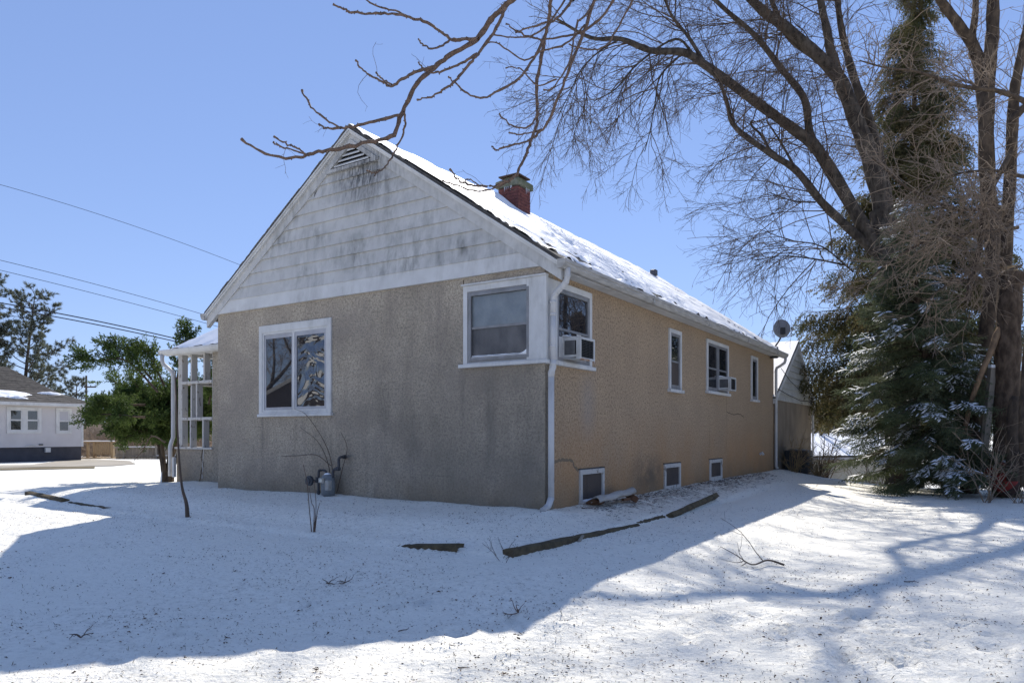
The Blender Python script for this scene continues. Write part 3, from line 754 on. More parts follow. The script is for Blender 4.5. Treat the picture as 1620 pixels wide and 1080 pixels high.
for sg, e in ((-1,-.32),(1,gw+.42)):
    A = [(.085,mid,gpk),(.085,e,gez+.02),(.085,e,gez-.13),(.085,mid,gpk-.17)]
    mb = MB(); mb.prism(A, [(.0,y,z) for _,y,z in A]); mb.build('rake_board', M_WHT, gar)
    mb = MB(); A = [(.075,mid,gpk+.035),(.075,e-(.0 if sg<0 else -.0),gez+.035),(.075,e-(.0 if sg<0 else -.0),gez+.022),(.075,mid,gpk+.004)]
    mb.prism(A, [(-gd-.1,y,z) for _,y,z in A]); mb.build('roof', M_SHG, gar)
    nb = NB(); U, Vv = np.meshgrid(np.linspace(.07,-gd-.08,30), np.linspace(0,1,24))
    y = mid+(e-(.04 if sg<0 else -.04)-mid)*Vv; z = gpk+.035+(gez+.015-gpk-.03)*Vv+.03+.03*fbm(U*2,Vv*5,71)
    ii = np.arange(23)[:,None]*30; jj = np.arange(29)[None,:]
    nb.add(np.stack([U,y,z],-1).reshape(-1,3), np.stack([ii+jj,ii+jj+1,ii+31+jj,ii+30+jj],-1).reshape(-1,4)); nb.build('roof_snow', M_CAP, gar, True)
mb = MB(); mb.tube([(.05,gw+.38,gez-.08),(.06,gw+.22,gez-.18),(.06,gw+.04,gez-.35),(.06,gw+.04,-1.2)], .04, 6); mb.build('downspout', M_DSP, gar)
M_WIRE = mat('black_cable', (.02,.02,.022), .6)
mb = MB(); mb.tube([(.09,.35,3.05),(.10,1.5,2.75),(.10,3.2,2.5),(.10,5.75,2.15)], .011, 4)
mb.tube([(.09,-.2,2.42),(.10,1.2,2.30),(.10,3.2,2.18),(.10,4.4,2.22),(.10,5.75,2.12)], .013, 4); mb.build('cable', M_WIRE, gar)

# dark outdoor condenser half hidden in the weeds at the garage corner
p = H(.42, 14.75); p[2] = gp(p[0], p[1])-.12
cd = empty('outdoor_condenser', tuple(p), HANG, 'dark outdoor condenser box half hidden by dry weeds at the garage wall', 'condenser')
M_DGR = mat('dark_grey_metal', (.05,.052,.056), .55, (.03,.03,.032), 6)
mb = MB(); mb.box((-.33,-.38,.05),(.33,.38,.80)); mb.build('casing', M_DGR, cd, bevel=.03)
mb = MB(); mb.box((-.37,-.42,-.4),(.37,.42,.05)); mb.build('pad', M_CONC, cd)
g = MB()
for k in range(10): z = .12+k*.065; g.box((-.345,-.34,z),(.345,.34,z+.02))
for k in range(9): y = -.34+k*.08; g.box((-.345,y,.1),(-.335,y+.02,.74)); g.box((.335,y,.1),(.345,y+.02,.74))
g.build('louvre_grille', M_DGR, cd)
mb = MB(); mb.disc((0,0,.80), .29, 'z', .03, 16); mb.build('fan_guard', M_ALU, cd)

# low outbuilding down the slope, and the steep far roof beyond it
M_LWS = mat('cream_clapboard', (.42,.40,.34), .8, (.36,.34,.29), 2)
def lap_wall(a, b, z0, z1, step, m, parent, name='siding', out=None, proud=.02):
    a = np.array(a, float); b = np.array(b, float); d = (b-a)/np.linalg.norm(b-a); n = np.array([d[1],-d[0]])
    if out is not None and n@np.array(out) < 0: n = -n
    mb = MB(); z = z0
    while z < z1-.01:
        t = min(z+step, z1); q = lambda p, o, h: (p[0]+n[0]*o, p[1]+n[1]*o, h)
        mb.hexa([q(a,proud+.012,z),q(b,proud+.012,z),q(b,-.02,z),q(a,-.02,z),q(a,proud*.2,t),q(b,proud*.2,t),q(b,-.02,t),q(a,-.02,t)]); z = t
    return mb.build(name, m, parent, kind='stuff')
D = 33.0; A = P(1268,722,D); B = P(1440,722,D+1.5)
ob = empty('low_outbuilding', (0,0,0), 0, 'low cream outbuilding with wide snow covered roof down the slope beyond the garage', 'outbuilding')
zr = P(1300,691,D)[2]; ze = A[2]
mb = MB(); mb.hexa([(A[0],A[1],-3.5),(B[0],B[1],-3.5),(B[0]+.5,B[1]+6,-3.5),(A[0]+.5,A[1]+6,-3.5),(A[0],A[1],ze-.12),(B[0],B[1],ze-.12),(B[0]+.5,B[1]+6,ze-.12),(A[0]+.5,A[1]+6,ze-.12)]); mb.build('wall', M_LWS, ob)
lap_wall(A[:2], B[:2], ze-2.4, ze-.14, .16, M_LWS, ob, out=(0,-1))
rg_ = 1.02*(zr-ze)*2
M_FAS = mat('grey_fascia', (.30,.31,.36), .7)
mb = MB(); mb.hexa([(A[0]-.3,A[1]-.35,ze-.10),(B[0]+.3,B[1]-.35,ze-.10),(B[0]+.4,B[1]+3,zr+.05),(A[0]-.3,A[1]+3,zr+.05),(A[0]-.3,A[1]-.35,ze-.02),(B[0]+.3,B[1]-.35,ze-.02),(B[0]+.4,B[1]+3,zr+.12),(A[0]-.3,A[1]+3,zr+.12)])
mb.hexa([(A[0]-.3,A[1]+3,zr+.05),(B[0]+.4,B[1]+3,zr+.05),(B[0]+.5,B[1]+6.4,ze-.1),(A[0]+.2,A[1]+6.4,ze-.1),(A[0]-.3,A[1]+3,zr+.12),(B[0]+.4,B[1]+3,zr+.12),(B[0]+.5,B[1]+6.4,ze-.02),(A[0]+.2,A[1]+6.4,ze-.02)])
mb.build('roof', M_SHG, ob)
mb = MB(); mb.box((A[0]-.35,A[1]-.45,ze-.14),(B[0]+.3,A[1]-.33,ze-.03)); mb.build('gutter', M_FAS, ob)
nb = NB(); U, Vv = np.meshgrid(np.linspace(0,1,60), np.linspace(0,1,20))
x = A[0]-.28+(B[0]-A[0]+.56)*U; y = A[1]-.36+3.35*Vv+(B[1]-A[1])*U; h = .05+.03*fbm(U*9,Vv*3,81)-.3*np.maximum(sstep(.62,.9,Vv)*sstep(.75,.2,U+fbm(U*7,Vv*5,82)*.3)-.3,0)*(Vv<.97)
z = ze-.02+(zr+.14-ze)*Vv+h
ii = np.arange(19)[:,None]*60; jj = np.arange(59)[None,:]
Q = np.stack([ii+jj,ii+jj+1,ii+61+jj,ii+60+jj],-1).reshape(-1,4); Q = Q[h.ravel()[Q].mean(1)>0]
nb.add(np.stack([x,y,z],-1).reshape(-1,3), Q); nb.build('roof_snow', M_CAP, ob, True)

D = 90.; c = P(1321,655,D); tp = P(1320,604,D)
fr = empty('steep_roofed_house', (c[0],c[1],0), 0, 'far grey steep pyramid roof house glimpsed through bare branches right of the garage', 'house')
mb = MB(); q = 2.6; mb.prism([(-q,-q,c[2]-.6),(q,-q,c[2]-.6),(q,q,c[2]-.6),(-q,q,c[2]-.6)], [(-.1,-.1,tp[2]),(.1,-.1,tp[2]),(.1,.1,tp[2]),(-.1,.1,tp[2])]); mb.build('roof', mat('slate_grey',(.17,.17,.18),.8,(.12,.12,.13),2), fr)
mb = MB(); mb.box((-2.3,-2.3,-6),(2.3,2.3,c[2]-.6)); mb.build('wall', mat('far_wall',(.28,.25,.22),.9), fr)
mb = MB(); mb.box((2.4,-1,c[2]-1.5),(3.6,.2,c[2]+.3)); mb.build('chimney', M_BRK, fr)

# ------------------------------------------------------------------ pale house across the lawn on the left
M_VIN = mat('lavender_grey_vinyl', (.60,.57,.56), .6, (.55,.52,.51), 1.5)
M_FND = mat('dark_blue_foundation', (.07,.07,.08), .8, (.055,.055,.065), 3)
M_ASH = mat('grey_brown_shingles', (.105,.095,.085), .95, (.06,.055,.05), 5, (1,1,1), .5, 60)
K = P(131,686,40.0)[:2]; 
lh = empty('vinyl_house', (K[0],K[1],0), math.atan2(HV[1],HV[0]), 'pale lavender vinyl sided house with dark foundation and bare grey roof across the lawn', 'house')
# local x = HV (towards the right end, which is x=0), local y = into the house (HS turned left)
zf, zb, zv = .37, -.9, 2.72
LN, DP = 9.0, 8.0
mb = MB(); mb.box((-LN,.0,zf),(0,DP,zv)); mb.build('wall', M_VIN, lh)
mb = MB(); mb.box((-LN+.05,.06,zb),(-.06,DP-.05,zf)); mb.build('foundation', M_FND, lh)
mb = MB(); z = zf
while z < zv-.05:
    t = z+.112; mb.hexa([(-LN,-.028,z),(-.10,-.028,z),(-.10,.01,z),(-LN,.01,z),(-LN,-.006,t),(-.10,-.006,t),(-.10,.01,t),(-LN,.01,t)]); z = t
mb.build('siding', M_VIN, lh, kind='stuff')
mb = MB(); mb.box((-.10,-.035,zf),(.02,.05,zv-.02)); mb.build('corner_post', M_WHT, lh)
def along(px):   # local x of the front wall seen at a pixel column
    r = np.array([(px-CX)/F, 1.0]); n = np.array([-HV[1], HV[0]])
    t = (K@n)/(r@n); return float((r*t-K)@HV)
def hgt(px, py):
    x = along(px); q = K+HV*x; return CAMZ+(HY-py)/F*q[1]
def lwin(p0, p1, y0, y1, cols, blind=False):
    a0, a1, z0, z1 = along(p0), along(p1), hgt(p0,y1), hgt(p0,y0)
    mb = MB(); t = .13
    mb.box((a0,-.06,z0),(a0+t,.01,z1)); mb.box((a1-t,-.06,z0),(a1,.01,z1)); mb.box((a0+t,-.06,z0),(a1-t,.01,z0+t)); mb.box((a0+t,-.06,z1-t),(a1-t,.01,z1))
    if cols == 2: m_ = (a0+a1)/2; mb.box((m_-t*.8,-.06,z0+t),(m_+t*.8,.01,z1-t))
    wn = mb.build('window', M_WHT, lh)
    cs = [(a0+t,a1-t)] if cols == 1 else [(a0+t,m_-t*.8),(m_+t*.8,a1-t)]
    for c0, c1 in cs:
        s = MB(); zm = (z0+z1)/2
        s.box((c0,-.045,z0+t),(c0+.06,.01,z1-t)); s.box((c1-.06,-.045,z0+t),(c1,.01,z1-t)); s.box((c0+.06,-.045,zm-.04),(c1-.06,.01,zm+.04)); s.box((c0+.06,-.045,z0+t),(c1-.06,.01,z0+t+.06)); s.box((c0+.06,-.045,z1-t-.06),(c1-.06,.01,z1-t)); s.build('sash', M_WHT, wn)
        g = MB(); g.box((c0+.06,-.03,zm+.04),(c1-.06,.0,z1-t-.06)); g.build('pane', mat('window_blind',(.45,.44,.46),.6) if blind else M_GLS, wn)
        g = MB(); g.box((c0+.06,-.03,z0+t+.06),(c1-.06,.0,zm-.04)); g.build('pane', M_GLS, wn)
lwin(10, 65, 643, 685, 2); lwin(88, 113, 645, 686, 1, True)
# roof: eave along the front, hip at the right end with a flared lower course
ez = zv+.02; e0 = .45
zt2 = CAMZ+(HY-587)/F*43.0
mb = MB()
kx, ky, kz = -.75, 1.1, ez+.62            # where the slope breaks
rx, ry, rz = -2.15, DP/2, zt2
def quad(*p): 
    n = len(mb.v); mb.v.extend(p); mb.f.append(tuple(range(n, n+len(p))))
quad((-LN,-e0,ez),(e0+.1,-e0,ez),(kx,ky,kz),(-LN,ky,kz)); quad((-LN,ky,kz),(kx,ky,kz),(rx,ry,rz),(-LN,ry,rz))
quad((e0+.1,-e0,ez),(e0+.1,DP+e0,ez),(kx,DP-ky,kz),(kx,ky,kz)); quad((kx,ky,kz),(kx,DP-ky,kz),(rx,ry,rz))
quad((-LN,DP+e0,ez),(-LN,DP-ky,kz),(kx,DP-ky,kz),(e0+.1,DP+e0,ez)); quad((-LN,DP-ky,kz),(-LN,ry,rz),(rx,ry,rz),(kx,DP-ky,kz))
quad((-LN,-e0,ez-.02),(-LN,DP+e0,ez-.02),(e0+.1,DP+e0,ez-.02),(e0+.1,-e0,ez-.02))
rf = mb.build('roof', M_ASH, lh)
sh = MB()      # courses of shingles, proud at their lower edges
for a, b, n in ((np.array((-e0,ez)), np.array((ky,kz)), 5), (np.array((ky,kz)), np.array((ry,rz)), 22)):
    xa, xb = (e0+.1, kx) if n == 5 else (kx, rx)
    for k in range(n):
        q0 = a+(b-a)*k/n; q1 = a+(b-a)*(k+1)/n; x1 = xa+(xb-xa)*k/n; x2 = xa+(xb-xa)*(k+1)/n
        j = random.uniform(0,.3); x = -LN+j
        while x < x1-.02:
            xe = min(x+random.uniform(.5,.9), x1)
            u = random.uniform(.012,.03)
            sh.hexa([(x,q0[0]-.01,q0[1]+.0),(xe,q0[0]-.01,q0[1]+.0),(min(xe,x2),q1[0],q1[1]),(min(x,x2),q1[0],q1[1]),(x,q0[0]-.015,q0[1]+u),(xe,q0[0]-.015,q0[1]+u),(min(xe,x2),q1[0],q1[1]+.008),(min(x,x2),q1[0],q1[1]+.008)])
            x = xe+.008
sh.build('shingle_courses', M_ASH, rf, kind='stuff')
mb = MB(); mb.box((-LN,-e0-.02,ez-.16),(e0+.12,-e0+.02,ez+.01)); mb.box((e0+.08,-e0+.02,ez-.16),(e0+.12,DP,ez+.01)); mb.build('fascia', M_WHT, lh)
mb = MB(); mb.box((-LN,-e0+.02,ez-.14),(e0+.08,.0,ez-.10)); mb.build('soffit', M_WHT, lh)
def patch(cx_, cy_, w_, h_, seed):      # snow left lying on the shingles
    nb = NB(); n = 18; U, Vv = np.meshgrid(np.linspace(-1,1,n*2), np.linspace(-1,1,n))
    y = cy_+Vv*h_; x = cx_+U*w_
    zz = np.where(y < ky, ez+(y+e0)/(ky+e0)*(kz-ez), kz+(y-ky)/(ry-ky)*(rz-kz))
    h = .14-.2*(U*U+Vv*Vv+.5*U*Vv)+.14*(fbm(U*3,Vv*3,seed)-.45)
    ii = np.arange(n-1)[:,None]*2*n; jj = np.arange(2*n-1)[None,:]
    Q = np.stack([ii+jj,ii+jj+1,ii+2*n+1+jj,ii+2*n+jj],-1).reshape(-1,4); Q = Q[h.ravel()[Q].mean(1)>0]
    nb.add(np.stack([x,y,zz+np.maximum(h,0)*.7+.02],-1).reshape(-1,3), Q); nb.build('roof_snow', M_CAP, lh, True)
patch(along(21), .75, 1.3, .5, 3); patch(along(3), .35, .8, .3, 5); patch(along(108)-.5, .9, .8, .14, 7); patch(along(30), .05, .5, .1, 9)
mb = MB(); x = along(75); z = hgt(75,711.5); mb.box((x-.12,-.10,z-.12),(x+.12,.07,z+.12)); mb.build('utility_box', M_WHT, lh)
mb = MB(); x = along(48); z = hgt(48,705); mb.tube([(x-.25,-.02,z-.03),(x,-.12,z+.06),(x+.2,-.10,z)], .03, 5); mb.build('hose_bib', M_WHT, lh)
mb = MB(); x = along(64); z = hgt(64,703); mb.tube([(x-.1,-.06,z),(x+.1,-.06,z)], .035, 5); mb.build('flood_light', M_DGR, lh)

# deck railing and picket fence beyond it
M_WOOD = mat('new_tan_wood', (.36,.27,.16), .85, (.28,.20,.12), 6, (1,1,.2))
M_OLDW = mat('weathered_grey_wood', (.31,.275,.225), .9, (.18,.155,.125), 5, (1,1,.2))
def pt(px, py, D): q = P(px, py, D); return Vector(q)
dk = empty('deck_railing', tuple(P(160,724,44)), 0, 'new tan wooden deck railing with snow on its cap beside the pale house', 'railing')
o0 = Vector(P(160,724,44))
def lb(name, a, b, m, t=.0, dy=.12, par=dk):
    mb = MB(); mb.box((min(a.x,b.x),a.y-dy/2-t,min(a.z,b.z)), (max(a.x,b.x),a.y+dy/2+t,max(a.z,b.z))); return mb.build(name, m, par)
q = lambda px, py, D=44: pt(px,py,D)-o0
lb('platform', q(125,729), q(178,723.3), M_WOOD, 1.2)
for a, b in ((148,151.5),(176.5,180.5),(138,140.5)): lb('post', q(a,723.3), q(b,699.5), M_WOOD, .03)
lb('top_rail', q(133,699.5), q(181,698), M_WOOD, .08); lb('rail_snow', q(134,698), q(180,696.4), M_CAP, .06)
lb('bottom_rail', q(151.5,719), q(176.5,717.6), M_WOOD)
mb = MB()
for k in range(8):
    x = 153+k*3.05; a = q(x,718); b = q(x+1.6,700); mb.box((a.x,a.y-.03,a.z),(b.x,a.y+.03,b.z))
mb.build('baluster', M_WOOD, dk, kind='stuff')
o0 = Vector(P(225,729,43))
fe = empty('picket_fence', tuple(o0), 0, 'weathered grey board fence with snow on its rail between the deck and the evergreen', 'fence')
for a in (195,246.5,300): lb('post', q(a,729.5,43), q(a+2.6,705,43), M_OLDW, .03, par=fe)
for y in (707.5,721): lb('rail', q(181,y+1,43), q(320,y-.6,43), M_OLDW, .05, par=fe)
lb('rail_snow', q(197,706.7,43), q(246,706,43), M_CAP, .06, par=fe); lb('rail_snow', q(249,720.2,43), q(300,719.6,43), M_CAP, .06, par=fe)
mb = MB()
for k in range(58):
    x = 181.5+k*2.4; a = q(x,728,43); b = q(x+1.9,705.5+random.uniform(-.5,.5),43); mb.box((a.x,a.y+.11,a.z),(b.x,a.y+.14,b.z))
mb.build('picket', M_OLDW, fe, kind='stuff')

# brown brushy bank beyond the fence
M_BANK = mat('brown_bank', (.15,.105,.075), .95, (.24,.185,.14), .6, bump=1, bscale=3, detail=9)
bx_ = np.linspace(-60, -14, 70); by_ = np.linspace(62, 86, 24); BX, BY = np.meshgrid(bx_, by_)
BZ = -.9+3.0*sstep(62,70,BY)*(.75+.5*fbm(BX*.25,BY*.25,44))+.5*(fbm(BX*1.3,BY*1.3,45)-.4)*sstep(62,64,BY)
nb = NB(); ii = np.arange(23)[:,None]*70; jj = np.arange(69)[None,:]
nb.add(np.stack([BX,BY,BZ],-1).reshape(-1,3), np.stack([ii+jj,ii+jj+1,ii+71+jj,ii+70+jj],-1).reshape(-1,4)); tag(nb.build('bank', M_BANK, None, True), kind='structure')

# utility pole and the overhead wires
D = 95.; b = P(136.5,700,D); t = P(136.5,594,D)
M_POLE = mat('creosoted_pole', (.07,.055,.045), .9)
up = empty('utility_pole', (b[0],b[1],-1), 0, 'distant brown utility pole with one crossarm above the pale house roof', 'utility pole')
mb = MB(); mb.tube([(0,0,-1),(0,0,t[2]+1)], [.17,.12], 8); mb.build('pole', M_POLE, up)
mb = MB(); z = P(136,612,D)[2]+1; mb.box((-.3,-.07,z-.08),(1.3,.07,z+.1)); mb.build('crossarm', M_POLE, up)
for x in (-.2,.6,1.2): mb = MB(); mb.tube([(x,0,z+.1),(x,0,z+.32)], [.05,.03], 6); mb.build('insulator', M_DGR, up)
def wire(lab, pts, r):
    a, b, c = [np.array(P(*p)) for p in pts]; q = []
    for u in np.linspace(0,1,30):
        q.append(a*(1-u)*(1-2*u)+b*4*u*(1-u)+c*u*(2*u-1))
    mb = MB(); mb.tube(q, r, 5); tag(mb.build('power_line', M_WIRE), lab, 'power line', 'overhead wires on the left')
wire('highest thin wire crossing the sky on the left', [(-300,222,30),(150,337,34),(520,478,40)], .011)
wire('thin wire, upper of the pair in the middle height on the left', [(-300,346,30),(160,452,34),(520,560,40)], .012)
wire('thin wire, lower of the pair in the middle height on the left', [(-300,360,30),(160,467,34),(520,568,40)], .012)
wire('thick black cable just above the pines on the left', [(-300,438,30),(130,503,33),(480,590,38)], .026)
wire('thick black cable touching the pine tops on the left, lower of its pair', [(-300,446,30),(130,509,33),(480,592,38)], .024)

# ------------------------------------------------------------------ trees: tools
def bark(name, c, d, sc=7, bump=1.0):
    m = mat(name, c, .95, d, sc, (1,1,.45), 0, lo=.38, hi=.62, spec=.1, detail=8)
    n = m.node_tree; z1 = node(m, 'ShaderNodeTexNoise'); z1.inputs['Scale'].default_value = 13; z1.inputs['Detail'].default_value = 7; z1.inputs['Roughness'].default_value = .7
    n.links.new(mapped(m, (1,1,.5)), z1.inputs[0])
    bp = node(m, 'ShaderNodeBump'); bp.inputs['Strength'].default_value = bump; bp.inputs['Distance'].default_value = .06
    n.links.new(z1.outputs[0], bp.inputs['Height']); n.links.new(bp.outputs[0], n.nodes['Principled BSDF'].inputs['Normal'])
    return m
def unit(v): v = np.asarray(v, float); return v/(np.linalg.norm(v)+1e-9)
def rnd(a, b): return rng.uniform(a, b)
def path(p, d, ln, n, wig, trop):
    p = np.array(p, float); d = unit(d); out = [p.copy()]; st = ln/n
    for k in range(n):
        d = unit(d+rng.normal(size=3)*wig+np.array(trop)*st)
        p = p+d*st; out.append(p.copy())
    return np.array(out)
def smooth_path(pts, per=5):
    p = np.asarray(pts, float); p = np.vstack([2*p[0]-p[1], p, 2*p[-1]-p[-2]]); out = []
    for k in range(1, len(p)-2):
        for u in np.linspace(0, 1, per, endpoint=False):
            a, b, c, d = p[k-1], p[k], p[k+1], p[k+2]
            out.append(.5*((2*b)+(c-a)*u+(2*a-5*b+4*c-d)*u*u+(-a+3*b-3*c+d)*u**3))
    out.append(p[-2]); return np.array(out)
def spawn(nb, pts, rad, lv, spec):
    """put side shoots on a branch; spec[lv] = dict(per, ln, ang, r, n, sides, wig, trop, t0)"""
    if lv >= len(spec): return
    sp = spec[lv]
    seg = np.linalg.norm(np.diff(pts, axis=0), axis=1); cum = np.concatenate([[0], np.cumsum(seg)]); tot = cum[-1]
    cnt = rng.poisson(max(tot*(1-sp['t0'])*sp['per'], .01))
    for _ in range(cnt):
        s = (sp['t0']+(1-sp['t0'])*rng.random())*tot
        k = min(np.searchsorted(cum, s)-1, len(seg)-1); k = max(k, 0); u = (s-cum[k])/max(seg[k],1e-6)
        p = pts[k]+(pts[k+1]-pts[k])*u; d = unit(pts[k+1]-pts[k]); r = rad[k]+(rad[k+1]-rad[k])*u
        side = unit(np.cross(d, rng.normal(size=3))); a = R(rnd(*sp['ang']))
        nd = d*math.cos(a)+side*math.sin(a)+np.array(sp.get('bias', (0,0,0)))
        ln = rnd(*sp['ln'])*(1-.45*s/tot)
        q = path(p, nd, ln, sp['n'], sp['wig'], sp['trop'])
        r0 = min(r*.75, rnd(*sp['r'])); rr = np.linspace(r0, sp.get('tip', r0*.45), len(q))
        nb.tube(q, rr, sp['sides'])
        spawn(nb, q, rr, lv+1, spec)

# flat evergreen spray: a shoot with side twigs, every twig a brush of needles (small triangles)
def spray(ln, ntw, twl, nneed, nl, nw, droop=.0, flat=.25, seed=1):
    g = np.random.default_rng(seed); V = []; T = []; cap = []
    def twig(a, d, L, m):
        d = unit(d)
        for k in range(m):
            u = (k+g.random())/m; p = a+d*L*u
            s = unit(np.cross(d, g.normal(size=3))); q = unit(d*.75+s*.9)
            w_ = unit(np.cross(q, g.normal(size=3)))*nw; i = len(V)
            V.extend([p-w_, p+w_, p+q*nl*(.7+.5*g.random())]); T.append((i,i+1,i+2))
        cap.append((a, a+d*L))
    twig(np.zeros(3), np.array([1,0,-droop]), ln, int(nneed*2))
    for k in range(ntw):
        t = (k+.6)/ntw; sg = 1 if k % 2 else -1
        a = np.array([ln*t*.92, 0, -droop*ln*t*.92])
        d = np.array([.75, sg*(.75+.2*g.random()), g.normal()*flat-droop*1.2])
        twig(a, d, twl*(1.15-.6*t), nneed)
    return np.array(V), np.array(T), cap
def cap_mesh(cap, w_, h_):     # little ridges of snow lying along the twigs of a spray
    V = []; T = []
    for a, b in cap:
        d = unit(b-a); s = np.cross(d, (0,0,1)); s = unit(s)*w_; i = len(V); m = a+(b-a)*.5; up = np.array([0,0,h_])
        V.extend([a+up*.3, m+s, m-s, b+up*.3, m+up]); T.extend([(i,i+1,i+4),(i+1,i+3,i+4),(i+3,i+2,i+4),(i+2,i,i+4)])
    return np.array(V), np.array(T)
def frames(dirs, roll, scale):      # matrices whose x axis is dir and whose z axis is as upright as can be
    d = dirs/np.linalg.norm(dirs, axis=1, keepdims=True)
    up = np.tile([0,0,1.], (len(d),1)); y = np.cross(up, d); y /= np.linalg.norm(y, axis=1, keepdims=True)+1e-9; z = np.cross(d, y)
    c, s = np.cos(roll)[:,None], np.sin(roll)[:,None]
    y2 = y*c+z*s; z2 = z*c-y*s
    return np.stack([d, y2, z2], -1)*scale[:,None,None]

def leafmat(name, a, b, trans=.25, sc=1.6):
    m = mat(name, a, .65, b, sc, spec=.2, trans=trans, lo=.36, hi=.64); return m
M_SPB = leafmat('blue_spruce_needles', (.095,.122,.060), (.145,.16,.095), .40)
M_SPN = leafmat('norway_spruce_needles', (.078,.088,.036), (.155,.125,.06), .42)
M_PIN = leafmat('pine_needles', (.10,.122,.095), (.165,.175,.125), .45)
M_YEW = leafmat('yew_leaves', (.042,.075,.020), (.12,.165,.04), .35, 1.6)
M_BRB = bark('brown_bark', (.14,.105,.075), (.065,.05,.04))
M_BRG = bark('grey_brown_bark', (.125,.105,.085), (.05,.042,.036))
M_TWG = mat('brown_twig', (.12,.085,.062), .9, (.075,.055,.042), 4)
M_TWR = mat('reddish_twig', (.19,.125,.09), .85, (.10,.07,.055), 22, bump=.8, bscale=45)
M_TWT = mat('tan_twig', (.33,.25,.175), .85, (.19,.14,.10), 2)

def conifer(root, base, top, lean, prof, nbr, spr, m_leaf, m_bark, r0, z0, droop, tipup, cone=None, snow=0, sub=9, ssc=(.8,1.2), az=None, seed=1, hang=0.):
    """prof(t) -> branch reach at relative height t"""
    g = np.random.default_rng(seed)
    base = np.array(base, float); H_ = top
    axis = smooth_path([np.array([0,0,-.3]), np.array([lean[0]*.3,lean[1]*.3,H_*.25]), np.array([lean[0]*.75,lean[1]*.75,H_*.6]), np.array([lean[0],lean[1],H_])], 6)
    tr = np.linspace(r0, .02, len(axis))
    nb = NB(); nb.tube(axis, tr, 9); nb.build('trunk', m_bark, root, True)
    br = NB(); P0 = []; D0 = []; SC = []; OUT = []
    for k in range(nbr):
        t = z0+(1-z0)*((k+g.random())/nbr)**1.0
        z = t*H_; c = np.array([np.interp(z, axis[:,2], axis[:,0]), np.interp(z, axis[:,2], axis[:,1]), z])
        a = g.uniform(0, 2*math.pi)
        ln = prof(t, a)*g.uniform(.72,1.08)
        if ln < .15: continue
        d = np.array([math.cos(a), math.sin(a), .25*t])
        pts = [c]; p = c.copy(); n = 8
        for q in range(n):
            u = (q+1)/n
            dz = -droop*(1-t*.6)*math.sin(u*2.2)+tipup*max(u-.65,0)
            dd = unit(np.array([d[0], d[1], .22*t+dz])+g.normal(size=3)*.06)
            p = p+dd*ln/n; pts.append(p.copy())
        pts = np.array(pts); br.tube(pts, np.linspace(max(.012, .02*ln*.55+.006), .004, n+1), 4)
        m = int(sub*ln)+3
        for q in range(m):
            u = .12+.88*(q+g.random())/m; x = u*n; i = min(int(x), n-1)
            pp = pts[i]+(pts[i+1]-pts[i])*(x-i); dd = unit(pts[i+1]-pts[i])
            sg = 1 if q % 2 else -1
            sd_ = unit(np.cross(dd, (0,0,1)))*sg
            sp_ = unit(dd*(.55+.8*u)+sd_*g.uniform(.35,.95)*(1.15-.6*u)+np.array([0,0,g.normal()*.16-hang*g.random()]))
            P0.append(pp); D0.append(sp_); SC.append(g.uniform(*ssc)*(.75+.4*min(ln,1.5)*(1-u*.35))); OUT.append(u)
    br.build('branches', m_bark, root, kind='stuff')
    P0 = np.array(P0); D0 = np.array(D0); SC = np.array(SC); OUT = np.array(OUT)
    cr = NB(); nv = len(spr)
    w_ = g.integers(0, nv, len(P0)); roll = g.normal(size=len(P0))*.35
    Fm = frames(D0, roll, SC)
    for k in range(nv):
        s = w_ == k; cr.tile(spr[k][0], spr[k][1], Fm[s], P0[s])
    cr.build('crown', m_leaf, root)
    if snow:
        # snow only lies on some of the outer, upper sprays, in clumps
        Wp = P0+base
        nz = fbm(Wp[:,0]*2.4+3, Wp[:,2]*2.8+Wp[:,1]*1.4, 60, 3)
        s = (nz > snow) & (OUT > .3) & (g.random(len(OUT)) < .72)
        sn = NB(); Fs = frames(D0, roll*.3, SC)
        for k in range(nv):
            q = s & (w_ == k)
            if q.any():
                V, T = cap_mesh([c_ for c_ in spr[k][2] if g.random() < .8], .016, .026); sn.tile(V, T, Fs[q], P0[q]+np.array([0,0,.018]))
        sn.build('snow', M_CAP, root)
    return root

# ------------------------------------------------------------------ blue spruce at the right, snow on its boughs
spB = [spray(.40, 7, .20, 9, .038, .0085, .08, .35, s) for s in (1,2,3)]
b = G(1503,779)
sp = empty('blue_spruce', tuple(b), 0, 'dark blue-green spruce with snow on its boughs and a leaning trunk, right of the house', 'spruce')
def profB(t, a):
    e = 2.05*(1-max(t-.16,0)/.86)**.85*(.75+.25*min(t/.16,1))
    return e*(1+.22*math.cos(a-math.pi))      # longer towards the left
conifer(sp, b, 7.4, (-.9,.2), profB, 380, spB, M_SPB, M_BRB, .17, .075, .55, .55, snow=.525, sub=14, ssc=(.65,1.08), seed=4, hang=.6)

# ------------------------------------------------------------------ Norway spruce behind it, hanging branchlets
spN = [spray(.36, 6, .18, 8, .045, .0105, .55, .3, s) for s in (5,6,7)]
b = np.array([14.2, 25.2, 0]); b[2] = gp(b[0], b[1])
sp = empty('norway_spruce', tuple(b), 0, 'tall olive brown spruce with hanging branchlets rising behind the snowy spruce', 'spruce')
def profN(t, a): return 4.7*(1-max(t-.2,0)/.8)**1.55+.35
conifer(sp, b, 21.0, (.2,.1), profN, 300, spN, M_SPN, M_BRB, .26, .20, .36, .7, sub=13, ssc=(1.1,1.8), seed=9, hang=1.3)

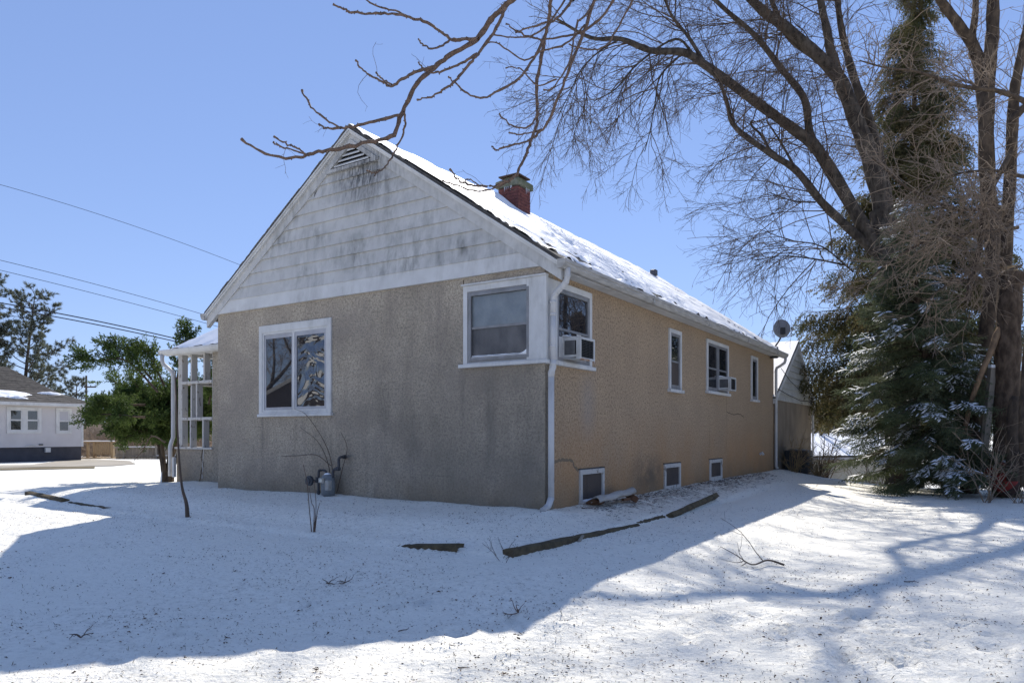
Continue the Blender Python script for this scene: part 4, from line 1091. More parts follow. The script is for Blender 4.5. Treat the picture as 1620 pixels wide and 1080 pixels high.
# ------------------------------------------------------------------ evergreen by the porch
spY = [spray(.30, 7, .15, 8, .050, .014, .0, .5, s) for s in (11,12,13)]
b = G(264,762)
yw = empty('evergreen_tree', tuple(b), 0, 'bushy green evergreen tree with several bare leaning trunks left of the porch', 'tree')
gY = np.random.default_rng(3)
br = NB(); tk = []
for k, (dx, dy, ex, ey, ez_) in enumerate([(-.12,0,-.45,.1,2.2),(.02,.05,.1,.2,2.5),(.1,-.05,.5,.0,2.3),(-.03,-.1,-.15,-.2,2.0),(.14,.1,.75,.3,2.1)]):
    pts = smooth_path([np.array([dx*.6,dy,-.2]), np.array([dx,dy,.45]), np.array([(dx+ex)/2,(dy+ey)/2,1.2]), np.array([ex,ey,ez_])], 4)
    nb = NB(); nb.tube(pts, np.linspace(.085,.035,len(pts)), 7); nb.build('trunk', M_BRB, yw, True); tk.append(pts)
P0=[]; D0=[]; SC=[]
LB = []
def ybranch(p, d, ln, dens=15):
    pts = path(p, d, ln, 7, .10, (0,0,.12)); br.tube(pts, np.linspace(.025,.006,8), 4)
    m = int(ln*dens)
    for q in range(m):
        u = (.10+.9*(q+gY.random())/m)*7; i = min(int(u),6); pp = pts[i]+(pts[i+1]-pts[i])*(u-i); dd = unit(pts[i+1]-pts[i])
        P0.append(pp+gY.normal(size=3)*.05); D0.append(unit(dd*1.0+gY.normal(size=3)*.65+np.array([0,0,.1]))); SC.append(gY.uniform(.75,1.35))
        if gY.random() < .20 and ln > .8: ybranch(pp, unit(dd+gY.normal(size=3)*.7), ln*.42, dens)
for k in range(112):
    t = tk[k % 5]; u = gY.uniform(.80,1); p = t[int(u*(len(t)-1))]
    a = gY.uniform(0, 2*math.pi); el = gY.uniform(.08,.8)
    d = np.array([math.cos(a)*math.cos(el), math.sin(a)*math.cos(el), math.sin(el)])
    ybranch(p, d, gY.uniform(.8,1.65)*(1.0-.15*max(el,0))*(1.15 if math.cos(a) < -.2 else 1))
# the long limbs that break its outline
b0 = np.array(b)
for pix, D in (([(250,620),(200,570),(150,570),(122,560)], 17.2), ([(240,600),(200,555),(172,546)], 17.5), ([(230,660),(170,655),(138,658)], 17.3), ([(280,600),(290,550),(296,522)], 17.9), ([(230,640),(180,640),(150,635)], 17.6), ([(330,640),(338,600),(335,560)], 18.6), ([(260,610),(235,560),(215,550)],17.7)):
    pts = smooth_path([P(x,y,D)-b0 for x,y in pix], 5); br.tube(pts, np.linspace(.03,.007,len(pts)), 4)
    for q in range(70):
        u = (.1+.9*gY.random())*(len(pts)-1); i = min(int(u), len(pts)-2); pp = pts[i]+(pts[i+1]-pts[i])*(u-i); dd = unit(pts[i+1]-pts[i])
        P0.append(pp+gY.normal(size=3)*.09); D0.append(unit(dd*1.1+gY.normal(size=3)*.5)); SC.append(gY.uniform(.7,1.2))
br.build('branches', M_BRB, yw, kind='stuff')
P0=np.array(P0); D0=np.array(D0); SC=np.array(SC); w_=gY.integers(0,3,len(P0)); Fm=frames(D0, gY.uniform(-2,2,len(P0)), SC); cr=NB()
for k in range(3): cr.tile(spY[k][0], spY[k][1], Fm[w_==k], P0[w_==k])
cr.build('crown', M_YEW, yw)
nb = NB(); 
V = []; n = 12
for k in range(n+1):
    z = -.1+.50*k/n; a = .07*(1-k/n)**.7+.02
    V += [(-.10-a,-.06,z),(-.06,-.09-.05*(1-k/n),z),(-.02+a*.2,-.07,z)]
Q = [(k*3+q,k*3+q+1,k*3+q+4,k*3+q+3) for k in range(n) for q in (0,1)]
nb.add(np.array(V), np.array(Q)); nb.build('snow', M_CAP, yw, True)
nb = NB(); pts = smooth_path([P(x,y,17.0)-b0 for x,y in ((262,700),(240,690),(226,712),(212,728))],5); nb.tube(pts, np.linspace(.02,.006,len(pts)),5)
spawn(nb, pts, np.linspace(.02,.006,len(pts)), 0, [dict(per=5,ln=(.2,.5),ang=(30,70),r=(.006,.008),n=3,sides=3,wig=.2,trop=(0,0,-.5),t0=.2)]); nb.build('dead_branch', M_TWG, yw)

# ------------------------------------------------------------------ pines behind the pale house
def pine(lab, base, H_, reach, seed, lean=(0,0), n=38, t0=.25):
    g = np.random.default_rng(seed); root = empty('pine_tree', tuple(base), 0, lab, 'pine', 'pines behind the pale house')
    axis = smooth_path([np.array([0,0,-1.]), np.array([lean[0]*.4,lean[1],H_*.5]), np.array([lean[0],lean[1],H_])], 8)
    nb = NB(); nb.tube(axis, np.linspace(.22,.03,len(axis)), 7); nb.build('trunk', M_BRG, root, True)
    br = NB(); P0=[]; D0=[]; SC=[]
    for k in range(n):
        t = t0+(1-t0)*(k+g.random())/n; z = t*H_; c = np.array([np.interp(z,axis[:,2],axis[:,0]), np.interp(z,axis[:,2],axis[:,1]), z])
        a = g.uniform(0,2*math.pi); ln = reach*(1.08-t)**.75*g.uniform(.6,1.1)+.3
        d = np.array([math.cos(a), math.sin(a), g.uniform(.1,.5)]); 
        pts = [c]; p = c.copy(); d = unit(d)
        for q in range(6): d = unit(d+g.normal(size=3)*.1+np.array([0,0,.07])); p = p+d*ln/6; pts.append(p.copy())
        pts = np.array(pts); br.tube(pts, np.linspace(.05*ln/reach+.015,.012,7), 4)
        for q in range(int(ln*5)+3):
            u = (.3+.7*g.random())*6; i = min(int(u),5); pp = pts[i]+(pts[i+1]-pts[i])*(u-i); dd = unit(pts[i+1]-pts[i])
            e = unit(dd*.7+g.normal(size=3)*.6+np.array([0,0,.35])); l2 = g.uniform(.3,.9)
            tp_ = pp+e*l2; br.tube(np.array([pp,(pp+tp_)/2+g.normal(size=3)*.03,tp_]), np.array([.015,.011,.008]), 3)
            for _ in range(3): P0.append(pp+(tp_-pp)*g.uniform(.55,1)); D0.append(unit(e+g.normal(size=3)*.5)); SC.append(g.uniform(.8,1.3))
    br.build('branches', M_BRG, root, kind='stuff')
    P0=np.array(P0); D0=np.array(D0); SC=np.array(SC); cr=NB()
    V=[];T=[]
    for k in range(26):
        q = unit(np.array([.9,0,0])+g.normal(size=3)*.62); w_ = unit(np.cross(q,g.normal(size=3)))*.014; o = np.array([g.uniform(0,.16),0,0]); i=len(V)
        V += [o-w_, o+w_, o+q*g.uniform(.16,.27)]; T.append((i,i+1,i+2))
    cr.tile(np.array(V), np.array(T), frames(D0, g.uniform(-3,3,len(D0)), SC), P0); cr.build('crown', M_PIN, root)
    return root
q = P(31,690,56); pine('tall pine whose dark trunk shows beside the ridge of the pale house', (q[0],q[1],-.6), 12.6, 4.9, 21, (1.2,0), 46)
q = P(-45,690,54); pine('pine cut by the left edge of the photo behind the pale house', (q[0],q[1],-.6), 13.5, 4.6, 22, (1.4,0), 46)
q = P(118,690,66); pine('small pine seen just past the right end of the pale house roof', (q[0],q[1],-.6), 6.2, 3.4, 23, (.2,0), 22)

# ------------------------------------------------------------------ big bare tree behind the spruces
def limbs(root, lists, m, name='limb', n=8):
    out = []
    for pix, r0, r1 in lists:
        pts = smooth_path([P(*q)-np.array(root.location) for q in pix], 5)
        rr = np.linspace(r0, r1, len(pts))*(1+.06*np.sin(np.arange(len(pts))*1.7))
        nb = NB(); nb.tube(pts, rr, n); nb.build(name, m, root, True); out.append((pts, rr))
    return out
TW = [dict(per=3.9, ln=(1.6,4.6), ang=(25,65), r=(.011,.024), tip=.006, n=7, sides=4, wig=.13, trop=(-.04,-.03,-.20), t0=.22),
      dict(per=4.6, ln=(.6,1.9), ang=(22,60), r=(.0065,.010), tip=.0045, n=5, sides=3, wig=.15, trop=(0,0,-.30), t0=.12),
      dict(per=6.2, ln=(.2,.65), ang=(22,60), r=(.0045,.006), tip=.003, n=3, sides=3, wig=.18, trop=(0,0,-.3), t0=.15)]
base = np.array(P(1425,740,22.12)); base[2] = gp(base[0], base[1])
bt = empty('bare_tree', tuple(base), 0, 'huge bare tree with thick limbs leaning left from behind the spruces', 'tree')
D = 21.5
TR = limbs(bt, [([(1432,800,D),(1425,640,D),(1415,480,D),(1402,370,D),(1397,332,D)], .52, .38)], M_BRG, 'trunk', 10)
LM = limbs(bt, [
  ([(1400,372,D),(1397,332,D),(1376,249,21.45),(1355,192,21.40),(1330,130,21.32),(1304,98,21.25),(1247,47,21.10),(1205,16,21.00),(1150,-40,20.85),(1060,-110,20.65),(960,-150,20.50)], 0.304, 0.067),
  ([(1345,160,21.38),(1330,130,21.32),(1314,80,21.32),(1309,52,21.30),(1298,0,21.30),(1285,-90,21.25),(1262,-220,21.15),(1240,-360,21.00)], 0.184, 0.038),
  ([(1390,400,D),(1366,358,21.45),(1298,244,21.32),(1267,213,21.25),(1195,161,21.10),(1117,104,20.90),(1081,83,20.80),(1029,80,20.65),(982,62,20.50),(935,60,20.35),(880,30,20.20)], 0.221, 0.033),
  ([(1290,240,21.32),(1280,207,21.30),(1272,156,21.25),(1236,109,21.15),(1195,57,21.00),(1148,16,20.85),(1100,-30,20.70),(1030,-90,20.50)], 0.138, 0.038),
  ([(1385,400,D),(1345,363,21.45),(1300,320,21.35),(1260,270,21.25),(1220,244,21.15),(1164,202,21.00),(1151,166,20.93),(1140,130,20.88)], 0.147, 0.048),
  ([(1405,380,D),(1400,300,21.55),(1378,200,21.57),(1350,120,21.60),(1330,40,21.62),(1318,-60,21.65)], 0.202, 0.067),
  ([(1304,98,21.25),(1250,60,21.30),(1220,0,21.35),(1190,-80,21.35)], 0.120, 0.048),
  ([(1117,104,20.90),(1090,60,20.80),(1060,20,20.70),(1040,-40,20.60)], 0.064, 0.028),
  ([(1220,244,21.15),(1205,215,21.12),(1190,200,21.10),(1188,192,21.10)], 0.037, 0.033),
  ([(1098,87,20.85),(1068,62,20.70),(1010,100,20.55),(975,140,20.45),(940,160,20.35)], 0.041, 0.014),
  ([(1081,83,20.80),(1045,120,20.73),(1037,160,20.68),(1030,200,20.65),(1020,240,20.62)], 0.032, 0.011),
  ([(982,62,20.50),(950,80,20.40),(920,110,20.30),(900,150,20.25),(880,190,20.20)], 0.028, 0.009),
  ([(1260,270,21.25),(1235,225,21.18),(1212,190,21.10)], 0.046, 0.019),
  ([(1290,320,21.30),(1255,318,21.20),(1215,304,21.07)], 0.028, 0.011),
  ([(1340,420,21.32),(1290,410,21.15),(1240,405,21.00),(1190,412,20.90)], 0.032, 0.009),
  ([(1350,430,21.25),(1300,390,21.15),(1250,380,21.05),(1200,362,20.98)], 0.028, 0.009),
  ], M_BRG)
rng = np.random.default_rng(101)
tw = NB()
for (pts, rr), k in zip(LM, range(99)):
    spawn(tw, pts, rr, 0, TW)
tw.build('twigs', M_TWG, bt, kind='stuff')

# ------------------------------------------------------------------ second trunk at the right edge, with a sawn stub
base = np.array(P(1592,745,16.5)); base[2] = gp(base[0], base[1])
rt = empty('broken_tree', tuple(base), 0, 'reddish brown trunk at the right edge with a pale sawn stub and tangled stems', 'tree')
D = 16.5
limbs(rt, [([(1592,800,D),(1592,720,D),(1593,600,D),(1596,500,D),(1600,432,D)], .28, .25)], bark('red_brown_bark',(.145,.105,.075),(.065,.046,.034),9,1.3), 'trunk', 12)
p = P(1601,424,D)-base; mb = MB(); mb.tube([p+np.array([-.02,0,-.25]),p+np.array([-.05,-.02,.04])],[.19,.12],9); mb.build('sawn_stub', mat('raw_wood',(.42,.30,.16),.8,(.30,.20,.10),6), rt)
RL = limbs(rt, [
  ([(1575,430,18.4),(1565,330,18),(1560,218,17.5),(1564,111,17.3),(1570,55,17.2),(1571,0,17.1),(1574,-90,17)], .20, .12),
  ([(1562,240,17.6),(1553,131,17.5),(1542,78,17.4),(1520,44,17.2),(1495,11,17),(1487,0,16.9),(1440,-70,16.4)], .16, .08),
  ([(1540,90,17.4),(1538,60,17.6),(1542,30,17.7),(1544,0,17.8),(1546,-80,18)], .10, .06),
  ([(1590,420,18.2),(1598,280,17.6),(1604,155,17),(1611,111,16.8),(1622,55,16.6),(1640,-20,16.4)], .15, .07),
  ([(1600,190,17),(1640,150,16.6),(1690,90,16)], .10, .05),
  ([(1660,190,15),(1620,160,15),(1578,144,14.9),(1544,140,14.8),(1507,133,14.6),(1478,122,14.4),(1444,112,14.2),(1400,107,14),(1360,96,13.8)], .06, .012),
  ([(1600,240,15.5),(1560,320,15.3),(1550,390,15.2),(1537,440,15),(1531,476,15)], .06, .055),
  ([(1590,330,15.5),(1510,330,15),(1440,300,14.6),(1380,250,14.2)], .05, .012),
  ([(1610,360,15.5),(1540,370,15),(1470,380,14.6),(1400,420,14.4),(1350,470,14.2)], .04, .01),
  ([(1620,280,15),(1570,270,14.8),(1500,280,14.4),(1420,330,14.2)], .04, .01),
  ([(1616,420,15.5),(1560,440,15),(1500,450,14.8),(1440,500,14.6)], .03, .01),
  ], M_BRB)
tw = NB()
TW2 = [dict(per=10, ln=(.7,2.2), ang=(20,70), r=(.008,.014), tip=.005, n=6, sides=3, wig=.20, trop=(-.05,0,-.22), t0=.1),
       dict(per=5.5, ln=(.3,.9), ang=(25,70), r=(.006,.009), tip=.004, n=4, sides=3, wig=.22, trop=(0,0,-.2), t0=.1),
       dict(per=5.0, ln=(.15,.4), ang=(25,70), r=(.004,.006), tip=.003, n=3, sides=3, wig=.2, trop=(0,0,-.2), t0=.1)]
for k, (pts, rr) in enumerate(RL): spawn(tw, pts, rr, 0, TW2 if k >= 5 else [dict(s, per=s['per']*.55, trop=(0,0,.05)) for s in TW2])
tw.build('twigs', M_TWT, rt, kind='stuff')

# ------------------------------------------------------------------ branches of a near tree reaching in over the gable
ot = empty('overhanging_tree', (7.2, 4.4, gp(7.2,4.4)), 0, 'near tree reaching reddish knobbly branch tips down over the gable and chimney', 'tree')
D = 6.5
o_ = np.array(ot.location)
def fixp(l): return np.array([np.array(q, float)-o_ for q in l])
for nm, l, r0, r1 in (('trunk', [(7.2,4.4,-.6),(7.15,4.4,1.5),(7.0,4.5,3.4),(6.5,4.7,5.0)], .24, .19),
                  ('limb', [(6.55,4.7,4.9),(5.2,5.2,6.4),(3.6,5.8,7.2),(2.0,6.2,7.0),(1.0,6.4,6.3),tuple(P(860,-60,6.5)),tuple(P(820,-12,6.5))], .13, .033),
                  ('limb', [(3.6,5.8,7.2),(2.6,6.4,7.2),(1.6,6.9,6.6),tuple(P(925,-60,7.0)),tuple(P(905,0,7.0))], .06, .028),
                  ('limb', [(6.5,4.7,5.0),(6.6,5.6,6.8),(6.3,6.8,8.6),(5.9,7.6,10)], .13, .04), ('limb', [(6.55,4.7,4.9),(7.6,4.0,6.6),(8.6,3.4,8.6)], .12, .05)):
    pts = smooth_path(fixp(l), 6); nb = NB(); nb.tube(pts, np.linspace(r0, r1, len(pts)), 9); nb.build(nm, M_BRG, ot, True)
FB = [([(860,-60),(820,-12),(797,13),(777,30),(753,63),(713,87),(687,107),(660,133),(637,177),(622,213),(593,223),(543,233),(510,240),(487,245),(470,250),(420,243),(382,220)], .028, .010),
 ([(757,62),(735,62),(715,63),(695,48),(670,33),(655,30),(620,22),(590,22),(560,20),(545,15),(527,7)], .016,.007),
 ([(655,30),(625,18),(600,10),(560,-4)], .009,.006), ([(735,62),(715,63),(700,72),(685,77),(672,72),(662,62)], .010,.006),
 ([(690,105),(660,113),(640,123),(620,136),(610,133),(592,123),(575,112),(563,96)], .014,.007), ([(620,134),(605,125),(595,115)], .008,.006),
 ([(753,86),(730,100),(700,113),(685,115),(672,110),(662,98)], .012,.006),
 ([(800,12),(785,45),(760,80),(752,90),(735,110),(715,133),(700,143),(682,153),(660,158)], .016,.007),
 ([(862,60),(840,100),(820,125),(790,143),(765,155),(740,148),(718,130),(710,122)], .013,.006),
 ([(631,182),(600,190),(560,200),(535,203),(515,203),(505,197)], .014,.008), ([(538,203),(510,185),(490,165),(478,143)], .009,.008),
 ([(639,177),(641,200),(632,225),(620,250),(608,265),(595,273),(580,270)], .009,.006), ([(601,270),(592,278)], .006,.005),
 ([(484,245),(470,234),(455,228),(433,216)], .008,.007), ([(484,245),(465,238),(440,230),(433,225)], .008,.007),
 ([(890,-60),(872,0),(870,20),(862,60),(855,100),(848,140),(850,180),(845,210),(835,235),(825,260),(815,278),(800,288),(775,295),(745,292),(725,285),(712,268)], .020,.008),
 ([(817,276),(790,295),(755,303),(730,295),(700,285)], .009,.006), ([(760,294),(742,284),(733,290)], .006,.005),
 ([(940,0),(920,60),(900,110),(885,150),(870,185),(855,208),(835,222),(800,232),(785,238),(778,232)], .016,.007),
 ([(850,183),(840,197),(825,203),(805,195),(790,180)], .009,.007), ([(858,205),(830,212),(805,210)], .008,.006),
 ([(990,-30),(950,30),(915,52),(890,58),(850,62),(820,50),(800,38)], .014,.006), ([(915,-40),(905,0),(880,30),(850,40),(815,52)], .014,.007),
 ([(925,40),(895,70),(860,80),(830,95),(790,70),(770,68)], .010,.006), ([(900,-10),(870,35),(845,55),(810,60),(780,55)], .010,.006),
 ([(880,125),(850,135),(825,110),(800,108)], .008,.005),([(1010,-20),(985,30),(960,70),(935,80),(900,70)], .011,.006),
 ([(960,-30),(930,20),(912,40),(900,100),(872,140),(860,142)],.012,.006)]
nbm = {}
tk = NB(); kn = NB(); rng = np.random.default_rng(55)
for k, (pix, r0, r1) in enumerate(FB):
    dd = 6.5+(.5 if k in (14,15,16,17,18,19,20,21) or k > 21 else 0)
    off = [dd+.25*math.sin(k*1.3+i_*.35)*(0 if i_ == 0 and k else min(i_/3,1)) for i_ in range(len(pix))]
    pts = smooth_path([P(x,y,q)-o_ for (x,y), q in zip(pix, off)], 5)
    rr = np.linspace(r0, r1, len(pts)); rr = rr*(1+.35*(rng.random(len(rr))-.35)); rr[-1] *= 1.4; pts = pts+np.append(rng.normal(size=(len(pts)-1,3))*.006, [[0,0,0]], 0)*np.linspace(.4,1,len(pts))[:,None]
    nb = NB(); nb.tube(pts, rr, 7); nb.build('branch', M_TWR, ot, True)
    for q in range(2, len(pts)-1):        # bud scars and stubby buds
        if rng.random() < .7:
            d = unit(rng.normal(size=3)); kn.tube(np.array([pts[q], pts[q]+d*(rr[q]+.008)]), np.array([rr[q]*.9, .004]), 5)
    if rng.random() < .8:
        spawn(tk, pts[len(pts)//2:], rr[len(pts)//2:]*.4, 0, [dict(per=1.6, ln=(.2,.55), ang=(30,80), r=(.002,.003), tip=.0015, n=5, sides=3, wig=.3, trop=(0,0,-.8), t0=.1),
            dict(per=12, ln=(.05,.16), ang=(40,80), r=(.0014,.002), tip=.001, n=2, sides=3, wig=.2, trop=(0,0,-.2), t0=.1)])
kn.build('buds', M_TWR, ot, kind='stuff'); tk.build('twigs', M_TWG, ot, kind='stuff')

# ------------------------------------------------------------------ smaller bare trees and brush farther off
def small_tree(lab, pos, H_, r, seed, mt, per=1.0, lean=(0,0,0), group=None, name='bare_tree', fork=5):
    global rng
    rng = np.random.default_rng(seed); root = empty(name, tuple(pos), 0, lab, 'tree' if name == 'bare_tree' else 'shrub', group)
    nb = NB(); tw = NB()
    t = path(np.array([0,0,-.3]), np.array([lean[0],lean[1],1.]), H_*.35, 5, .06, (0,0,0)); nb.tube(t, np.linspace(r, r*.75, len(t)), 7)
    for k in range(fork):
        a = 2*math.pi*(k+rng.random()*.6)/fork; q = path(t[-1-k%3], np.array([math.cos(a)*.6,math.sin(a)*.6,1.]), H_*rnd(.5,.75), 8, .12, (0,0,.05))
        rr = np.linspace(r*.6, .012, len(q)); nb.tube(q, rr, 5)
        spawn(tw, q, rr, 0, [dict(per=2.2*per, ln=(H_*.12,H_*.34), ang=(25,60), r=(.014,.022), tip=.008, n=6, sides=3, wig=.15, trop=(0,0,.08), t0=.15),
            dict(per=2.8*per, ln=(.4,1.3), ang=(25,60), r=(.009,.013), tip=.006, n=4, sides=3, wig=.18, trop=(0,0,.0), t0=.1),
            dict(per=2.5*per, ln=(.2,.6), ang=(25,60), r=(.006,.008), tip=.005, n=3, sides=3, wig=.18, trop=(0,0,.0), t0=.1)])
    nb.build('trunk', M_BRG, root, True); tw.build('twigs', mt, root, kind='stuff'); return root
for k, (px, D, h, r, lab) in enumerate([(1272,37,8.6,.14,'bare tree right behind the satellite dish'),(1310,44,9,.16,'bare spreading tree over the low snow roofed outbuilding'),(1350,40,7.5,.13,'bare tree half covered by the spruce boughs, right of the outbuilding roof'),(1215,52,9.5,.15,'farthest bare tree, its tips just above the end of the bungalow roof')]):
    q = P(px, 690, D); small_tree(lab, (q[0],q[1],-2.4), h, r, 200+k, M_TWG, .8)
for k, (px, D, h, lab) in enumerate([(165,75,6.5,'pale bare tree beside the distant utility pole'),(215,70,6.5,'bare tree behind the evergreen, its twigs showing above it'),(250,62,7.5,'bare tree behind the evergreen next to the porch roof'),(190,58,4.5,'low bare tree behind the deck railing')]):
    q = P(px, 690, D); small_tree(lab, (q[0],q[1],-.8), h, .12, 300+k, M_TWT, .7)
rng = np.random.default_rng(400)
tw = NB()
for k in range(300):     # brown thicket along the far side of the lawn
    D = rnd(47,60); px = rnd(115,330); q = P(px,690,D); q[2] = -.6
    for _ in range(8):
        d = np.array([rng.normal()*.6, rng.normal()*.5, 1.]); p_ = path(q+np.array([rng.normal()*.8,rng.normal()*.5,0]), d, rnd(1.3,3.0), 5, .22, (0,0,-.25)); tw.tube(p_, np.linspace(.022,.010,6), 3)
        if rng.random() < .8: spawn(tw, p_, np.linspace(.018,.008,6), 0, [dict(per=2.2, ln=(.3,1.0), ang=(25,70), r=(.009,.013), tip=.007, n=3, sides=3, wig=.25, trop=(0,0,-.2), t0=.2)])
th = tw.build('thicket', M_TWT, None); tag(th, 'tangle of bare brown brush along the far edge of the lawn behind the picket fence', 'brush', kind='stuff')
rng = np.random.default_rng(401)
tw = NB()
for k in range(120):
    D = rnd(40,52); px = rnd(1285,1420); q = P(px,690,D); q[2] = -2.6
    for _ in range(7):
        d = np.array([rng.normal()*.6, rng.normal()*.5, 1.]); p_ = path(q+np.array([rng.normal()*.8,rng.normal()*.5,0]), d, rnd(1.6,3.8), 5, .2, (0,0,-.15)); tw.tube(p_, np.linspace(.022,.009,6), 3)
        if rng.random() < .7: spawn(tw, p_, np.linspace(.018,.008,6), 0, [dict(per=2.0, ln=(.3,1.0), ang=(25,70), r=(.009,.012), tip=.006, n=3, sides=3, wig=.25, trop=(0,0,-.2), t0=.2)])
tag(tw.build('thicket', M_TWG, None), 'bare brown brush rising behind the low snow roofed outbuilding', 'brush', kind='stuff')

# brush, weeds and saplings close to the house
M_WEED = mat('dry_weed', (.34,.24,.12), .9, (.20,.14,.08), 5)
def shrub(lab, pos, n, h, spread, mt, seed, cat='shrub', name='bare_shrub', r=.010, sub=6, trop=-.1):
    global rng
    rng = np.random.default_rng(seed); root = empty(name, tuple(pos), 0, lab, cat); st = NB(); tw = NB()
    for _ in range(n):
        a = rnd(0, 2*math.pi); d = np.array([math.cos(a)*spread, math.sin(a)*spread, 1.])
        q = path(np.array([rng.normal()*.06,rng.normal()*.06,-.05]), d, h*rnd(.6,1.1), 6, .12, (0,0,trop)); rr = np.linspace(r, r*.4, 7); st.tube(q, rr, 4)
        if sub: spawn(tw, q, rr, 0, [dict(per=sub, ln=(.1*h,.4*h), ang=(20,60), r=(r*.5,r*.6), tip=r*.3, n=4, sides=3, wig=.2, trop=(0,0,trop), t0=.3)])
    st.build('stems', mt, root)
    if sub and tw.n: tw.build('twigs', mt, root, kind='stuff')
    return root
for k, (s_, v_, h, n, lab) in enumerate([(.45,13.9,1.5,28,'dry tan weeds against the garage wall right behind the downspout'),(1.0,14.6,1.1,60,'dry tan weeds arching in front of the dark condenser'),(.75,15.7,1.2,34,'dry tan weeds in the middle of the garage wall'),(.6,17.4,.9,12,'thin dry weeds near the right end of the garage wall')]):
    q = H(s_, v_); q[2] = gp(q[0],q[1]); shrub(lab, q, n, h, .55, M_WEED, 500+k, 'weeds', 'dry_weeds', .008, 5, -.45)
q = H(.35, 19.35); q[2] = gp(q[0],q[1])
shrub('dark upright bush at the right corner of the garage', q, 9, 2.3, .16, M_TWG, 510, r=.03, sub=7, trop=.1)
q = H(2.2, 18.6); q[2] = gp(q[0],q[1]); shrub('bare grey brown shrub in front of the low outbuilding', q, 22, 1.9, .38, M_TWG, 511, r=.010, sub=9, trop=.05)
q = H(1.9, 17.2); q[2] = gp(q[0],q[1]); shrub('low brown shrub between the garage corner and the outbuilding', q, 14, .9, .5, M_TWT, 512, r=.007, sub=7)
q = P(1372,700,30.); shrub('two tall bare shoots in front of the outbuilding roof', (q[0],q[1],-2.3), 3, 3.6, .15, M_TWG, 513, r=.014, sub=2)

def stick(name, lab, cat, pts, rr, m, n=6, sub=None, parent=None):
    pts = np.array(pts); o = pts[0].copy(); nb = NB(); q = smooth_path(pts-o, 5); r_ = np.interp(np.linspace(0,1,len(q)), np.linspace(0,1,len(rr)), rr)
    nb.tube(q, r_, n)
    if sub: spawn(nb, q, r_, 0, sub)
    ob_ = nb.build(name, m, None, True); ob_.location = o; return tag(ob_, lab, cat)
rng = np.random.default_rng(600)
b = G(297,817); D = b[1]
stick('leaning_sapling', 'thin crooked stick standing in the snow in front of the porch, red at its tip', 'stick', [b-np.array([0,0,.1]), P(295,797,D), P(288,770,D+.05), P(283,720,D+.1), P(279,640,D+.15), P(277,585,D+.2)], [.034,.026,.018,.014,.012,.008], M_TWG)
b = G(492,840)
D = b[1]
root = empty('thin_saplings', tuple(b), 0, 'thin bare sapling stems in the snow in front of the gas meter', 'sapling')
for pix in ([(493,842),(489,800),(486,765),(480,735)], [(496,842),(497,805),(493,795),(489,770)], [(497,842),(500,800),(497,760)], [(498,842),(502,810),(506,795)]):
    nb = NB(); q = smooth_path([P(x,y,D)-b for x,y in pix], 4); nb.tube(q, np.linspace(.007,.003,len(q)), 4); nb.build('stem', M_TWR, root)
q = H(-4.05,-.12,.1); root = empty('bare_vine', tuple(q), 0, 'bare vine shoots arching left up the wall from the gas meter', 'vine')
for l in ([(0,0,.0),(-.05,.03,.45),(-.25,.04,.85),(-.7,.05,1.3),(-1.0,.04,1.42)], [(0,0,.0),(-.12,.0,.5),(-.4,.03,.85),(-.85,.03,1.1)], [(-.05,0,.45),(-.4,.0,.62),(-.9,.03,.6),(-1.35,.04,.58)], [(.1,0,0),(.2,.03,.4),(.3,.04,.75),(.15,.05,1.0)]):
    nb = NB(); qq = smooth_path([(H(-4.05+a,-.12+v,.1+z)-q) for a,v,z in l], 5); nb.tube(qq, np.linspace(.008,.003,len(qq)), 4); nb.build('shoot', M_TWG, root)
for lab, pix, sd_ in (('little bare weed between the two snow covered timbers', (793,884), 1), ('small bare weed sprig on the snow left of the house corner timber', (1135,0), 0)):
    if not sd_: continue
    shrub(lab, G(*pix), 7, .38, .7, M_TWG, 620+sd_, 'weed', 'bare_weed', .004, 8, -.3)
# dark twiggy branch fallen on the sunlit lawn
b = G(1240,895)
stick('fallen_branch', 'forked bare branch lying on the sunlit snow at the right', 'branch', [G(1241,896)+[0,0,.02], G(1215,893)+[0,0,.05], G(1190,899)+[0,0,.04], G(1165,893)+[0,0,.09], G(1140,885)+[0,0,.14]], [.013,.010,.008,.005,.003], M_TWG, 5,
      [dict(per=6, ln=(.25,.8), ang=(25,65), r=(.005,.006), tip=.002, n=5, sides=3, wig=.18, trop=(0,0,.1), t0=.25), dict(per=5, ln=(.1,.3), ang=(25,65), r=(.0025,.003), tip=.0015, n=3, sides=3, wig=.18, trop=(0,0,.0), t0=.2)])

# ------------------------------------------------------------------ things fixed to or lying by the house
def onfront(px, py, off):      # house-local point on the plane `off` in front of the gable wall, seen at a pixel
    r = np.array([(px-CX)/F, 1.0]); t = (HC@HV-off)/(r@HV); p = r*t-HC
    return np.array([p@HS, -off, CAMZ+(HY-py)/F*t])
M_GMG = mat('meter_grey', (.20,.215,.225), .5, (.13,.14,.145), 8)
M_PIPE = mat('grey_pipe', (.075,.08,.09), .6, (.05,.05,.055), 8)
M_GMP = mat('meter_plate', (.42,.41,.38), .5, (.28,.26,.22), 10)
g0 = onfront(518, 788, .22); q = H(*g0[:2], 0)
gm = empty('gas_meter', (q[0],q[1],g0[2]), HANG, 'grey gas meter with elbow pipes and snow on top against the front wall', 'gas meter')
L_ = lambda px, py, off=.22: onfront(px,py,off)-g0
def pipe(name, pts, r, m=M_PIPE, n=8):
    mb = MB(); mb.tube(smooth_path(pts, 3), r, n)
    return mb.build(name, m, gm, True)
c = L_(519, 768)
mb = MB(); w2, d2 = .135, .10
ring = lambda z, sx, sy: [(c[0]+sx*math.cos(a)*(1.0 if abs(math.cos(a))<.8 else 1.05), c[1]+sy*math.sin(a), c[2]+z) for a in np.linspace(0,2*math.pi,17)[:-1]]
